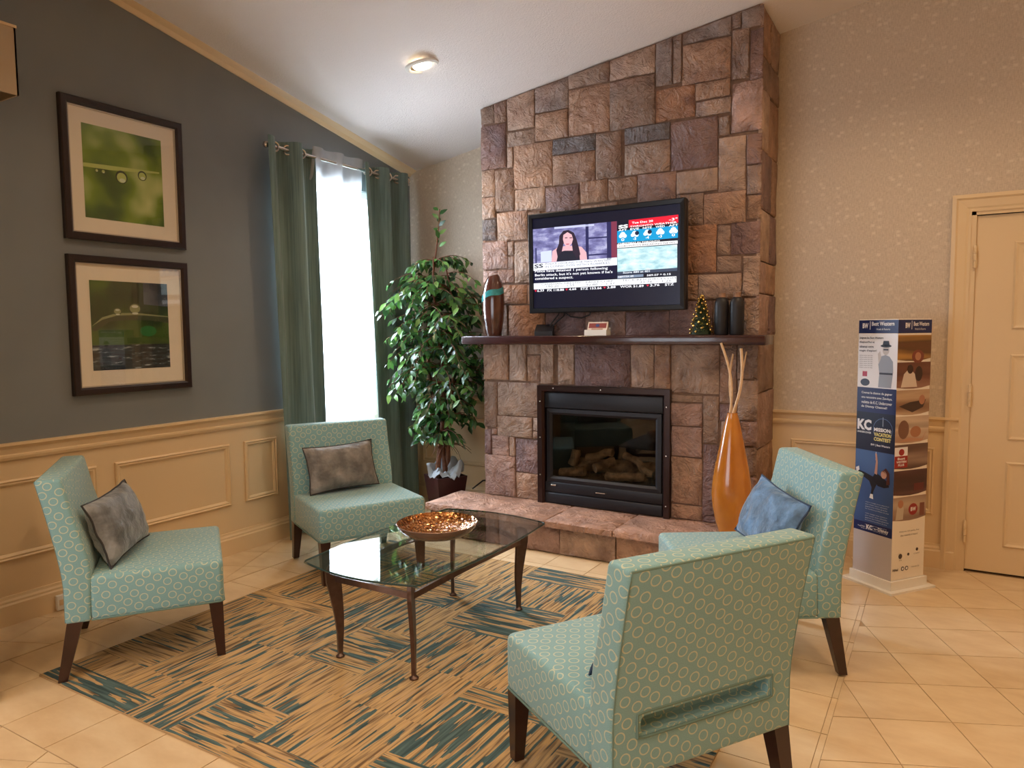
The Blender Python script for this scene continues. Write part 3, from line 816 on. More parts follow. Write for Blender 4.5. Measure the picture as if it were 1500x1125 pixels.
tp.text('EAGLE CORP', tq((600, 806), (850, 796), (850, 780), (600, 790)), gl(120, 118, 122), 4)
tp.text('TECK RESOURCES LIM', tq((930, 792), (1385, 776), (1385, 760), (930, 776)), gl(120, 118, 122), 4)
tp.text('190.20  -  1.55', tq((215, 846), (490, 834), (490, 815), (215, 827)), gl(120, 118, 122), 4)
tp.text('92.80  -  1.37', tq((600, 832), (865, 820), (865, 802), (600, 814)), gl(120, 118, 122), 4)
tp.text('31.76  -  1.26', tq((1085, 812), (1350, 800), (1350, 782), (1085, 794)), gl(120, 118, 122), 4)
for x, y in ((92, 876), (402, 865), (760, 850), (1140, 834)): tp.poly('screen_picture', tq((x, y-8), (x+12, y+10), (x+24, y-9)), gl(214, 40, 66), 4)
for s_, xa, xb, y in (('6.33', 120, 188, 874), ('PX 118.88', 222, 388, 870), ('4.66', 436, 508, 862), ('STZ 153.66', 548, 745, 857), ('3.88', 795, 872, 848), ('WOR 51.89', 912, 1118, 842), ('3.76', 1172, 1252, 833), ('STZ', 1296, 1370, 828)):
    tp.text(s_, tq((xa, y+12), (xb, y+6), (xb, y-16), (xa, y-10)), gl(250, 250, 255), 4, bold=.02)
# weather column
tp.poly('screen_picture', tq((990, 300), (1405, 262), (1405, 190), (990, 232)), gl(224, 20, 48), 2)
tp.text('Tue Dec 20', tq((1018, 268), (1198, 252), (1198, 232), (1018, 248)), gl(255, 255, 255), 4, bold=.02)
tp.text("-3°", tq((1330, 246), (1400, 240), (1400, 215), (1330, 222)), gl(255, 255, 255), 4, bold=.02)
tp.text('SS', tq((900, 312), (985, 302), (985, 268), (900, 278)), gl(255, 255, 255), 4, bold=.04)
tp.text('TORONTO WEATHER', tq((1000, 300), (1395, 268), (1395, 250), (1000, 285)), gl(255, 240, 240), 4, bold=.03)
tp.poly('screen_picture', tq((888, 440), (1402, 400), (1402, 288), (888, 330)), gl(0, 150, 206), 3)
for i, (lb, nb, x) in enumerate((('AFT', '0', 938), ('EVE', '-5', 1042), ('NITE', '-4', 1150), ('WED', '-3', 1258), ('AFT', '0', 1366))):
    y = 372-i*9
    tp.text(lb, tq((x-38, y-38), (x+38, y-44), (x+38, y-62), (x-38, y-56)), gl(255, 255, 255), 5, bold=.02)
    for dx, dy, r in ((-18, 6, 16), (0, -8, 24), (18, 4, 17)):
        u, v = TVc(x+dx, y+dy); tp.ell('screen_picture', u, v, r*.00076, r*.0007, gl(246, 250, 252), 4, 12)
    if i in (1, 2): u, v = TVc(x+20, y-12); tp.ell('screen_picture', u, v, .014, .013, gl(20, 30, 60), 5, 12)
    tp.text(nb, tq((x-14, y+52), (x+14, y+50), (x+14, y+24), (x-14, y+26)), gl(255, 255, 255), 5, bold=.02)
tp.poly('screen_picture', tq((888, 486), (1400, 455), (1400, 425), (888, 452)), gl(242, 240, 240), 4)
tp.text('CHRISTMAS IN TORONTO', tq((895, 456), (1255, 432), (1255, 418), (895, 440)), gl(255, 255, 255), 6, bold=.02)
tp.text("TORONTO'S BREAKING NEWS", tq((898, 480), (1380, 450), (1380, 434), (898, 464)), gl(90, 80, 90), 6)
tp.poly('screen_picture', tq((888, 706), (1396, 674), (1396, 462), (888, 492)), snow_mat(), 2)
tp.poly('screen_picture', tq((888, 732), (1396, 702), (1396, 674), (888, 706)), gl(60, 70, 92), 2)
tp.text('Score 480 at 401', tq((938, 722), (1170, 710), (1170, 692), (938, 704)), gl(230, 236, 244), 4, bold=.02)
tp.poly('screen_picture', tq((888, 768), (1115, 752), (1115, 728), (888, 740)), gl(120, 136, 160), 3)
tp.poly('screen_picture', tq((1115, 758), (1396, 742), (1396, 708), (1115, 722)), gl(10, 14, 34), 3)
tp.text('S&P/TSX 60', tq((895, 760), (1030, 752), (1030, 736), (895, 744)), gl(240, 240, 246), 5, bold=.02)
tp.text('589.07 ^ 0.15', tq((1145, 750), (1345, 740), (1345, 722), (1145, 732)), gl(240, 240, 246), 5, bold=.02)
tp.text('DYNEX', (-.045, .012, .03, .022), plain('logo_grey', (.35, .35, .38), .4), 12)

# ---------------------------------------------------------------- slipper chairs
def fabric():
    t = NT('ring_print_fabric'); uv = t.coord('UV', (1/.0455, 1/.0435, 1), (0, 0, .55))
    vo = t.n('ShaderNodeTexVoronoi', voronoi_dimensions='2D', feature='F1'); vo.inputs['Scale'].default_value = 1; vo.inputs['Randomness'].default_value = .15; t.l(uv, vo.inputs['Vector'])
    d = t.math('ABSOLUTE', t.math('SUBTRACT', vo.outputs['Distance'], .325)); ring = t.math('LESS_THAN', d, .042)
    weave = t.noise(t.coord('UV', (500, 500, 1)), 1, 2)
    base = t.ramp(weave, [(.3, srgb(112, 154, 158)), (.7, srgb(134, 174, 176))])
    t.col(t.mix(t.math('MULTIPLY', ring, .66), base, srgb(206, 202, 164))); t.p(Roughness=.6); t.b.inputs['Sheen Weight'].default_value = .25; t.b.inputs['Specular IOR Level'].default_value = .3
    t.bump(t.math('ADD', weave, t.math('MULTIPLY', ring, .6)), .15, .003); return t.m
M['fabric'] = fabric(); M['welt'] = plain('welt_piping', srgb(104, 132, 124), .7)
CW, CHS, CHB, CD, CH, CTB, CL = .642, .427, .239, .599, .835, .095, .081
def back_mesh():
    rear = []; front = []
    for i in range(9):
        z = CHB+(CH-CHB)*i/8; t = max(0, (z-.40)/(CH-.40)); off = -CL*(t**1.25)
        rear.append((-CD/2+off, z)); front.append((-CD/2+CTB+off+.012*math.sin(PI*min(1, max(0, (z-.35)/.3))), z))
    poly = rear+front[::-1]; n = len(poly)
    bm = bmesh.new(); A = [bm.verts.new((-CW/2, y, z)) for y, z in poly]; B = [bm.verts.new((CW/2, y, z)) for y, z in poly]
    bm.faces.new(A); bm.faces.new(B[::-1])
    for i in range(n): bm.faces.new((A[i], B[i], B[(i+1) % n], A[(i+1) % n]))
    bmesh.ops.recalc_face_normals(bm, faces=bm.faces[:])
    es = [e for e in bm.edges if e.calc_face_angle(0) > .6]
    bmesh.ops.bevel(bm, geom=es, offset=.014, segments=3, profile=.5, affect='EDGES', clamp_overlap=True)
    me = bpy.data.meshes.new('back'); bm.to_mesh(me); bm.free()
    # slot through the lower rear panel
    a = bpy.data.objects.new('tmp_back', me); COL.objects.link(a)
    c = MB(); c.rbox((-.225, -CD/2-.1, .362), (.225, -CD/2+.05, .41), .012, 2, False); co = c.build('tmp_cut', None)
    md = a.modifiers.new('b', 'BOOLEAN'); md.operation = 'DIFFERENCE'; md.object = co; md.solver = 'EXACT'
    bpy.context.view_layer.update(); dg = bpy.context.evaluated_depsgraph_get(); out = bpy.data.meshes.new_from_object(a.evaluated_get(dg))
    bpy.data.objects.remove(a, do_unlink=True); bpy.data.objects.remove(co, do_unlink=True)
    for p in out.polygons: p.use_smooth = True
    if hasattr(out, 'set_sharp_from_angle'): out.set_sharp_from_angle(angle=math.radians(40))
    out.materials.clear(); out.materials.append(M['fabric']); out.name = 'backrest'; box_uv(out); return out
def make_chair(label):
    t = thing('slipper_chair', label, 'chair', group='ring patterned slipper chairs')
    link(bpy.data.objects.new('backrest', back_mesh()), t)
    m = MB()
    m.rbox((-CW/2, -CD/2+CTB-.004, CHB), (CW/2, CD/2, CHS), .022, 3)
    for v in m.v:                                 # gentle crown on top
        if v.z > CHS-.03: v.z += .012*(1-(2*v.x/CW)**2)*(1-(v.y/(CD/2))**2)
    s_ = m.build('seat', M['fabric'], t); box_uv(s_.data)
    m = MB(); z = CHB+.008; y0, y1 = -CD/2+CTB, CD/2
    m.tube([(-CW/2, y0, z), (-CW/2, y1-.015, z), (-CW/2+.015, y1, z), (CW/2-.015, y1, z), (CW/2, y1-.015, z), (CW/2, y0, z)], .0035, 6); m.build('seat_welt', M['welt'], s_)
    m = MB(); pts = []
    for i in range(13): 
        z = CHB+.006+(CH-CHB-.014)*i/12; t_ = max(0, (z-.40)/(CH-.40)); pts.append((-CW/2+.010, -CD/2-CL*t_**1.25+.002, z))
    m.tube(pts+[(-p[0], p[1], p[2]) for p in pts[::-1]], .003, 6); m.build('back_welt', M['welt'], t)
    m = MB(); q = [(-.237, .352), (.237, .352), (.237, .420), (-.237, .420)]; P8 = []
    for i in range(4):
        a, b = q[i], q[(i+1) % 4]; P8 += [(a[0]+(b[0]-a[0])*k, -CD/2-.002, a[1]+(b[1]-a[1])*k) for k in (.04, .3, .7, .96)]
    m.tube(P8, .0045, 6, closed=True); m.build('slot_welt', M['welt'], t)
    def leg(top, bot, ht, hb):
        mb = MB(); mb.add([(top[0]+sx*ht, top[1]+sy*ht, CHB+.004) for sx, sy in ((-1,-1),(1,-1),(1,1),(-1,1))]+[(bot[0]+sx*hb, bot[1]+sy*hb, 0) for sx, sy in ((-1,-1),(1,-1),(1,1),(-1,1))], [(0,1,2,3),(7,6,5,4)]+[(i, 4+i, 4+(i+1) % 4, (i+1) % 4) for i in range(4)])
        mb.build('leg', M['wood_dark'], t)
    for s in (-1, 1):
        leg((s*(CW/2-.032), CD/2-.034), (s*(CW/2-.030), CD/2-.020), .028, .017)
        leg((s*(CW/2-.032), -CD/2+.034), (s*(CW/2-.030), -CD/2-.020), .028, .017)
    return t
chair0 = make_chair('teal ring patterned slipper chair with a grey cushion, beside the cream wainscot')
CHAIRS = []
for i, (x, y, a, z, lab) in enumerate(((.8066, -2.9392, .9458, 0, None),
        (.857, -1.6389, -.4727, 0, 'teal ring patterned slipper chair with a taupe cushion, in front of the window curtains'),
        (3.1529, -1.6572, 3.7048, 0, 'teal ring patterned slipper chair with a blue cushion, in front of the orange vase'),
        (3.1213, -2.8088, 2.5761, 0, 'teal ring patterned slipper chair with a slotted back, turned toward the coffee table'))):
    o = chair0 if i == 0 else copy_tree(chair0)
    o.location = (x, y, z); o.rotation_euler = (0, 0, a-PI/2); CHAIRS.append(o)
    if lab: o['label'] = lab
# rug lifts the chairs that stand on it by its pile
for i in (0, 1, 2, 3): CHAIRS[i].location.z = .0085

# ---------------------------------------------------------------- cushions
def velvet(name, c, sheen=.5):
    t = NT(name); v = t.noise(t.coord('Object', (1, 1, 1)), 9, 4, .6); lo = tuple(x*.55 for x in c); hi = tuple(min(1, x*1.45) for x in c)
    t.col(t.ramp(v, [(.36, lo), (.64, hi)])); t.p(Roughness=.55); t.b.inputs['Sheen Weight'].default_value = sheen; t.b.inputs['Sheen Roughness'].default_value = .35
    t.bump(t.noise(t.coord('Object'), 16, 4), .6, .03); return t.m
VG = velvet('grey_velvet', srgb(120, 122, 124)); VT = velvet('taupe_velvet', srgb(122, 116, 110)); VB = velvet('blue_velvet', srgb(84, 118, 156))
VD = plain('dark_piping', srgb(48, 46, 48), .7); VBD = plain('navy_piping', srgb(44, 62, 88), .7)
def cushion(chair, lx, ly, lz, yaw, lean, roll, mat, pm, label, w=.45, h=.29, th=.065, seed=0):
    root = thing('cushion', label, 'cushion', group='velvet cushions on the chairs')
    n, k = 18, 14; pts = {}
    def P(i, j, sgn):
        s, t = -1+2*i/n, -1+2*j/k
        x = s*w/2*(1-.07*(1-t*t)**1.0*abs(s)**3); z = t*h/2*(1-.09*(1-s*s)*abs(t)**3)
        e = max(0, (1-abs(s)**2.6)*(1-abs(t)**2.6))**.55
        y = sgn*th*e*(1+.22*noise.noise(Vector((s*1.7+seed, t*1.7, sgn))))+.010*noise.noise(Vector((s*3.5, t*3.5+seed, 2)))*(1 if e > 0 else .6)
        return (x, y, z+h/2)
    m = MB(); vs = [P(i, j, 1) for i in range(n+1) for j in range(k+1)]; N_ = len(vs); vs += [P(i, j, -1) for i in range(n+1) for j in range(k+1)]
    fs = []
    for i in range(n):
        for j in range(k): a = i*(k+1)+j; fs += [(a, a+1, a+k+2, a+k+1), (N_+a, N_+a+k+1, N_+a+k+2, N_+a+1)]
    m.add(vs, fs, True); b = m.build('cover', mat, root, fix=False)
    ring = [P(i, 0, 0) for i in range(n)]+[P(n, j, 0) for j in range(k)]+[P(i, k, 0) for i in range(n, 0, -1)]+[P(0, j, 0) for j in range(k, 0, -1)]
    m = MB(); m.tube(ring, .0042, 6, closed=True); m.build('piping', pm, root)
    root.matrix_world = chair_mat(chair) @ Matrix.Translation((lx, ly, lz)) @ Matrix.Rotation(yaw, 4, 'Z') @ Matrix.Rotation(lean, 4, 'X') @ Matrix.Rotation(roll, 4, 'Y')
    return root
def chair_mat(c): return Matrix.Translation(c.location) @ Matrix.Rotation(c.rotation_euler.z, 4, 'Z')
yb = -CD/2+CTB
cushion(CHAIRS[0], .04, yb+.13, CHS+.012, -.28, .33, .04, VG, VD, 'dark grey velvet cushion leaning on the chair beside the cream wainscot', seed=1)
cushion(CHAIRS[1], .03, yb+.10, CHS+.012, .05, .32, .03, VT, VD, 'taupe velvet cushion with dark piping on the chair by the curtains', seed=4)
cushion(CHAIRS[2], .0, yb+.14, CHS+.012, .12, .42, -.10, VB, VBD, 'blue velvet cushion on the chair in front of the orange vase', seed=7)
cushion(CHAIRS[3], -.025, yb+.11, CHS+.012, .0, .38, .0, VB, VBD, 'blue cushion almost hidden behind the slotted chair back', seed=9)

# ---------------------------------------------------------------- glass coffee table
tb = thing('coffee_table', 'coffee table with a bowed clear glass top on curved bronze legs', 'table', (1.885, -2.22, .0085))
M['table_glass'] = clear_glass('table_top_glass', (.90, .93, .92), 1.5)
def barrel(a, b, ba, bb, n=12, r=.02):
    pts = []
    for (x0, y0, x1, y1, nx, ny, bo) in ((-a, -b, a, -b, 0, -1, bb), (a, -b, a, b, 1, 0, ba), (a, b, -a, b, 0, 1, bb), (-a, b, -a, -b, -1, 0, ba)):
        for i in range(n):
            t = .015+.97*i/(n-1); k = bo*math.sin(PI*t); pts.append((x0+(x1-x0)*t+nx*k, y0+(y1-y0)*t+ny*k))
    return pts
GZ = .428
m = MB(); m.prism(barrel(.305, .52, .035, .055), lambda x, y, h: (x, y, h), GZ, GZ+.011); m.build('glass_top', M['table_glass'], tb)
M['glass_edge'] = plain('glass_edge', srgb(40, 62, 60), .1, coat=.5)
bp = barrel(.3055, .5205, .035, .055); m = MB(); m.tube([(x, y, GZ+.0055) for x, y in bp], .0042, 6, closed=True); m.build('polished_edge', M['glass_edge'], tb)
for sx in (-1, 1):
    for sy in (-1, 1):
        d = Vector((sx*.42, sy*.91, 0)).normalized(); nrm = Vector((-d.y, d.x, 0)); base = Vector((sx*.208, sy*.432, 0))
        prof = [(.002, .426, .018), (.016, .412, .038), (.024, .385, .046), (.022, .34, .045), (.012, .27, .037), (.002, .19, .028), (-.002, .11, .020), (.0, .05, .015), (.0, .012, .013)]
        m = MB(); vs = []; hw = .0085
        for (o_, z, wd) in prof:
            for (a, b) in ((-1, -1), (1, -1), (1, 1), (-1, 1)): vs.append(base+d*(o_-.012+a*wd/1.4)+nrm*(b*hw)+Vector((0, 0, z)))
        k = len(prof); fs = [(i*4+j, i*4+(j+1) % 4, i*4+4+(j+1) % 4, i*4+4+j) for i in range(k-1) for j in range(4)]+[(0, 1, 2, 3), tuple(range(4*k-4, 4*k))]
        m.add(vs, fs, False); lg = m.build('leg', M['bronze'], tb)
        m = MB(); f0 = base-d*.012; m.lathe([(.0, 0), (.019, 0), (.020, .006), (.012, .012), (.008, .02), (0, .021)], (f0.x, f0.y, 0), 14); m.build('foot', M['bronze'], lg)
def rail(a, b, bow):
    a, b = Vector(a), Vector(b); nrm = Vector(((b-a).y, -(b-a).x, 0)).normalized(); vs = []; n = 13
    for i in range(n):
        t = i/(n-1); p = a.lerp(b, t)+nrm*bow*math.sin(PI*t); z = .348+.026*math.sin(PI*t)
        for (w_, h) in ((-.006, -.013), (.006, -.013), (.006, .013), (-.006, .013)): vs.append(p+nrm*w_+Vector((0, 0, z+h)))
    m = MB(); m.add(vs, [(i*4+j, i*4+(j+1) % 4, i*4+4+(j+1) % 4, i*4+4+j) for i in range(n-1) for j in range(4)]+[(0, 1, 2, 3), tuple(range(4*n-4, 4*n))]); m.build('rail', M['bronze'], tb)
A_, B_ = .208, .432
rail((-A_, -B_, 0), (A_, -B_, 0), .05); rail((A_, -B_, 0), (A_, B_, 0), .035); rail((A_, B_, 0), (-A_, B_, 0), .05); rail((-A_, B_, 0), (-A_, -B_, 0), .035)

# ---------------------------------------------------------------- mosaic bowl
def mosaic():
    t = NT('amber_mosaic'); vo = t.n('ShaderNodeTexVoronoi', feature='F1'); vo.inputs['Scale'].default_value = 120; t.l(t.coord('Object'), vo.inputs['Vector'])
    sep = t.n('ShaderNodeSeparateColor'); t.l(vo.outputs['Color'], sep.inputs[0])
    t.col(t.ramp(sep.outputs[0], [(0, srgb(96, 50, 18)), (.5, srgb(178, 108, 52)), (1, srgb(226, 178, 120))])); t.p(Roughness=.14, Metallic=.75)
    nm_ = t.n('ShaderNodeVectorMath', operation='MULTIPLY_ADD'); t.l(vo.outputs['Color'], nm_.inputs[0]); nm_.inputs[1].default_value = (.5, .5, .5); nm_.inputs[2].default_value = (-.25, -.25, -.25)
    ad = t.n('ShaderNodeVectorMath', operation='ADD'); t.l(t.n('ShaderNodeNewGeometry').outputs['Normal'], ad.inputs[0]); t.l(nm_.outputs[0], ad.inputs[1]); nz = t.n('ShaderNodeVectorMath', operation='NORMALIZE'); t.l(ad.outputs[0], nz.inputs[0]); t.l(nz.outputs[0], t.b.inputs['Normal'])
    return t.m
bw = thing('decor_bowl', 'shallow bowl lined with amber mosaic glass on the coffee table', 'bowl', (1.86, -2.165, .0085+GZ+.0115))
m = MB(); m.lathe([(.0, .004), (.08, .004), (.09, 0), (.10, .003), (.135, .012), (.168, .032), (.184, .050), (.194, .066), (.190, .068)], (0, 0, 0), 40, cap=False); m.build('outer_shell', plain('copper_beige_glass', srgb(150, 118, 98), .2, .6), bw)
m = MB(); m.lathe([(.0, .010), (.09, .012), (.130, .022), (.162, .040), (.178, .055), (.190, .068)], (0, 0, 0), 40, cap=False); m.build('mosaic_lining', mosaic(), bw)

# ---------------------------------------------------------------- curtains
cr = thing('curtain_rod', 'dark metal curtain rod with ball end above the window', 'curtain rod', (.1, -.87, 2.628))
m = MB((.1, -.87, 2.628)); m.tube([(.1, -1.575, 2.628), (.1, -.17, 2.628)], .013, 12); m.build('rod', M['chrome'], cr)
for y in (-1.585, -.16): m = MB((.1, -.87, 2.628)); m.lathe([(0, -.022), (.016, -.016), (.022, 0), (.016, .016), (0, .022)], (.1, y, 2.628), 12); m.build('finial', M['chrome'], cr)
for y in (-1.20, -.66): m = MB((.1, -.87, 2.628)); m.box((.0, y-.008, 2.618), (.09, y+.008, 2.636)); m.box((0, y-.02, 2.60), (.006, y+.02, 2.66)); m.build('bracket', M['chrome'], cr)
def curtain_mat():
    t = NT('green_curtain_cloth'); v = t.noise(t.coord('world', (90, 90, 2)), 1, 3)
    c = t.ramp(v, [(.3, srgb(94, 114, 110)), (.7, srgb(118, 140, 134))]); t.col(c); t.p(Roughness=.75); t.b.inputs['Sheen Weight'].default_value = .2
    tl = t.n('ShaderNodeBsdfTranslucent'); t.l(c, tl.inputs[0]); mx = t.n('ShaderNodeMixShader'); mx.inputs[0].default_value = .10
    t.l(t.b.outputs[0], mx.inputs[1]); t.l(tl.outputs[0], mx.inputs[2]); t.l(mx.outputs[0], t.out.inputs[0]); return t.m
M['curtain'] = curtain_mat()
def sheer_mat():
    t = NT('white_sheer_voile'); tl = t.n('ShaderNodeBsdfTranslucent'); tl.inputs[0].default_value = (.95, .95, .97, 1); df = t.n('ShaderNodeBsdfDiffuse'); df.inputs[0].default_value = (.9, .9, .92, 1)
    tr = t.n('ShaderNodeBsdfTransparent'); a = t.n('ShaderNodeMixShader'); a.inputs[0].default_value = .35; t.l(tl.outputs[0], a.inputs[1]); t.l(df.outputs[0], a.inputs[2])
    b = t.n('ShaderNodeMixShader'); b.inputs[0].default_value = .62; t.l(a.outputs[0], b.inputs[1]); t.l(tr.outputs[0], b.inputs[2]); t.l(b.outputs[0], t.out.inputs[0]); return t.m
M['sheer'] = sheer_mat()
def curtain(name, label, ya, yb, dya, dyb, pitch, amp, mat, ztop=2.682, x0=.1, ph=0, grom=True, thick=.003, xb=None):
    root = thing(name, label, 'curtain', (x0, (ya+yb)/2, 0)); oo = root.location; n = 72; k = 14; vs = []
    for side in (0, 1):
        for i in range(n+1):
            s = i/n
            for j in range(k+1):
                t = j/k; z = .015+(ztop-.015)*t
                y = (ya+(yb-ya)*s)+(dya*(1-s)+dyb*s)*(1-t)
                w_ = math.sin(PI*((yb-ya)*s)/pitch+ph); f = math.copysign(abs(w_)**.7, w_)
                xc = x0 if xb is None else x0+(xb-x0)*min(1, max(0, (2.60-z)/.25))
                x = xc+amp*f*(1+.12*math.sin(3*t+s*9))+.006*noise.noise(Vector((s*5, t*2.5, ya*3)))
                vs.append((x+side*thick, y, z))
    m = MB(oo); N_ = (n+1)*(k+1); fs = []
    for i in range(n):
        for j in range(k): a = i*(k+1)+j; fs += [(a, a+1, a+k+2, a+k+1), (N_+a, N_+a+k+1, N_+a+k+2, N_+a+1)]
    for i in range(n):
        for j in (0, k): a = i*(k+1)+j; fs.append((a, a+k+1, N_+a+k+1, N_+a))
    for i in (0, n):
        for j in range(k): a = i*(k+1)+j; fs.append((a, N_+a, N_+a+1, a+1))
    m.add(vs, fs, True); m.build('cloth', mat, root, fix=False)
    if grom:
        q = 0
        while True:
            y = ya+(q*PI-ph)/PI*pitch
            if y > yb-.01: break
            if y > ya+.01:
                mb = MB(oo); mb.tube([(x0+.030*math.cos(t)*.55, y+.030*math.cos(t)*.83, 2.628+.030*math.sin(t)) for t in [2*PI*i/16 for i in range(16)]], .006, 6, closed=True); mb.build('grommet', M['chrome'], root)
            q += 1
    return root
curtain('window_curtain', 'green grommet curtain panel on the side of the framed pictures', -1.605, -1.17, .08, .05, .115, .05, M['curtain'], ph=PI*.25)
curtain('window_curtain', 'green grommet curtain panel behind the potted tree', -.705, -.14, .12, .06, .115, .05, M['curtain'], ph=PI*.3)
curtain('sheer_curtain', 'white sheer curtain glowing with daylight between the green panels', -1.185, -.69, -.10, .20, .10, .020, M['sheer'], 2.70, .105, 0, False, .001, .028)

# ---------------------------------------------------------------- framed pictures
M['mat'] = plain('cream_mat_board', srgb(236, 226, 206), .8)
M['pic_glass'] = clear_glass('picture_glass', (1, 1, 1), 1.0)
def leafy(name, stops, sc, seed):
    t = NT(name); co = t.coord('Object', (1, sc, sc), loc=(seed, seed, 0)); v = t.noise(co, 1, 2, .4); t.col(t.ramp(v, stops)); t.p(Roughness=.4); return t.m
def picture(label, z0, z1, pz0, pz1, which):
    y0, y1 = -2.824, -2.138; root = thing('framed_picture', label, 'picture', (0, (y0+y1)/2, z0), group='framed water drop photographs'); oo = root.location
    m = MB(oo); m.loop((y0, z0, y1, z1), [(0, 0), (0, .026), (.006, .031), (.030, .031), (.040, .022), (.040, 0)], lambda u, v, h: (h+.001, u, v)); m.build('frame', M['frame_wood'], root)
    m = MB(oo); m.box((.002, y0+.03, z0+.03), (.010, y1-.03, z1-.03)); m.build('mat_board', M['mat'], root)
    m = MB(oo); m.loop((y0+.04, z0+.04, y1-.04, z1-.04), [(0, .008), (0, .018), (.007, .018), (.007, .008)], lambda u, v, h: (h, u, v)); m.build('fillet', plain('silver_fillet', srgb(196, 186, 170), .4, .4), root)
    pl = Plane(root, Vector((.0105, -2.712, pz0))-oo, (0, 1, 0), (0, 0, 1)); w_, h_ = .447, pz1-pz0
    if which == 0:
        pl.rect('print', 0, 0, w_, h_, leafy('print_green_blur', [(.25, srgb(22, 44, 8)), (.42, srgb(66, 98, 14)), (.56, srgb(118, 148, 28)), (.75, srgb(206, 214, 140))], 4.5, 3.1), 0)
        g = plain('print_blade', srgb(186, 200, 108), .5); dk = plain('print_drop_dark', srgb(46, 66, 20), .5); lt = plain('print_drop_light', srgb(214, 224, 190), .5)
        pl.poly('print_detail', [(.0, .262), (.15, .268), (.43, .298), (.43, .307), (.12, .290), (.0, .282)], g, 1)
        for (u, v, r) in ((.07, .254, .009), (.105, .254, .011), (.205, .240, .034), (.325, .268, .026)):
            pl.ell('print_detail', u, v, r, r*1.05, dk, 2); pl.ell('print_detail', u, v-.1*r, r*.78, r*.8, g, 3); pl.ell('print_detail', u+.1*r, v-.5*r, r*.5, r*.32, lt, 4)
    else:
        pl.rect('print', 0, 0, w_, h_, leafy('print_dark_green', [(.25, srgb(14, 26, 8)), (.5, srgb(38, 66, 16)), (.7, srgb(76, 108, 24)), (.9, srgb(120, 140, 60))], 5, 8.3), 0)
        def water():
            t = NT('print_water'); v = t.noise(t.coord('Object', (1, 7, 40)), 1.6, 4, .6); t.col(t.ramp(v, [(.4, srgb(12, 24, 28)), (.58, srgb(46, 66, 70)), (.66, srgb(176, 188, 190))])); t.p(Roughness=.4); return t.m
        pl.rect('print_detail', 0, 0, w_, .135, water(), 1)
        pl.poly('print_detail', [(.3, .36), (w_, .35), (w_, h_), (.3, h_)], leafy('print_blue_corner', [(.3, srgb(40, 52, 60)), (.7, srgb(92, 104, 116))], 9, 1), 1)
        lf = plain('print_leaf', srgb(142, 150, 104), .5); dk = plain('print_leaf_dark', srgb(62, 72, 40), .5); lt = plain('print_shine', srgb(206, 212, 196), .5)
        pl.poly('print_detail', [(.0, .22), (.06, .275), (.14, .30), (.25, .305), (.36, .30), (w_, .285), (w_, .255), (.33, .27), (.2, .272), (.1, .262), (.02, .21)], dk, 2)
        pl.poly('print_detail', [(.0, .235), (.06, .285), (.14, .308), (.25, .312), (w_, .295), (w_, .29), (.25, .300), (.14, .295), (.06, .272)], lf, 3)
        for (u, v, r) in ((.145, .318, .024), (.245, .335, .038)): pl.ell('print_detail', u, v, r, r*.85, dk, 4); pl.ell('print_detail', u, v, r*.8, r*.66, lf, 5); pl.ell('print_detail', u, v+.3*r, r*.5, r*.2, lt, 6); pl.ell('print_detail', u, v-.7*r, r*.5, r*.15, lt, 6)
        pl.ell('print_detail', .32, .21, .05, .03, plain('print_bokeh', srgb(40, 118, 52), .5), 1)
    m = MB(oo); m.box((.0165, y0+.04, z0+.04), (.0185, y1-.04, z1-.04)); m.build('glass', M['pic_glass'], root)
picture('dark framed photograph of drops hanging from a yellow green blade', 1.909, 2.639, 2.03, 2.517, 0)
picture('dark framed photograph of drops on a leaf over rippled water', 1.095, 1.831, 1.222, 1.703, 1)

# ---------------------------------------------------------------- potted fig tree
pt = thing('potted_tree', 'leafy potted fig tree in a square brown planter between curtain and fireplace', 'potted plant', (.619, -.40, 0)); op = pt.location
M['planter'] = plain('dark_brown_planter', srgb(54, 24, 24), .4, noisy=.2)
def square(m, r0, z0, r1, z1, rot, th=.0):
    q = lambda r, z: [(.619+r*math.cos(rot+k*PI/2), -.40+r*math.sin(rot+k*PI/2), z) for k in range(4)]
    return q(r0, z0)+q(r1, z1)
rot = math.radians(-73.0)
m = MB(op); vs = square(m, .125, .002, .178, .31, rot)+square(m, .110, .02, .162, .31, rot)
m.add(vs, [(0, 1, 2, 3)]+[(i, (i+1) % 4, 4+(i+1) % 4, 4+i) for i in range(4)]+[(8+i, 12+i, 12+(i+1) % 4, 8+(i+1) % 4) for i in range(4)]+[(4+i, 4+(i+1) % 4, 12+(i+1) % 4, 12+i) for i in range(4)]+[(8, 9, 10, 11)]); m.build('planter', M['planter'], pt)
def tissue():
    t = NT('pale_tissue'); t.col((.42, .47, .52)); t.p(Roughness=.8); tl = t.n('ShaderNodeBsdfTranslucent'); tl.inputs[0].default_value = (.7, .75, .8, 1); mx = t.n('ShaderNodeMixShader'); mx.inputs[0].default_value = .3; t.l(t.b.outputs[0], mx.inputs[1]); t.l(tl.outputs[0], mx.inputs[2]); t.l(mx.outputs[0], t.out.inputs[0]); return t.m
m = MB(op); n, k = 40, 9; vs = []
for i in range(n):
    a = 2*PI*i/n
    for j in range(k):
        r = .02+.125*j/(k-1); p = Vector((math.cos(a)*r*9, math.sin(a)*r*9, 1.7)); h = .31+.17*abs(noise.noise(p*1.0))+.05*noise.noise(p*2.6)+.015*math.sin(PI*j/(k-1)); vs.append((.619+r*math.cos(a), -.40+r*math.sin(a), max(.285, h)))
m.add(vs, [(i*k+j, ((i+1) % n)*k+j, ((i+1) % n)*k+j+1, i*k+j+1) for i in range(n) for j in range(k-1)], True); m.build('tissue_wrap', tissue(), pt, fix=False)
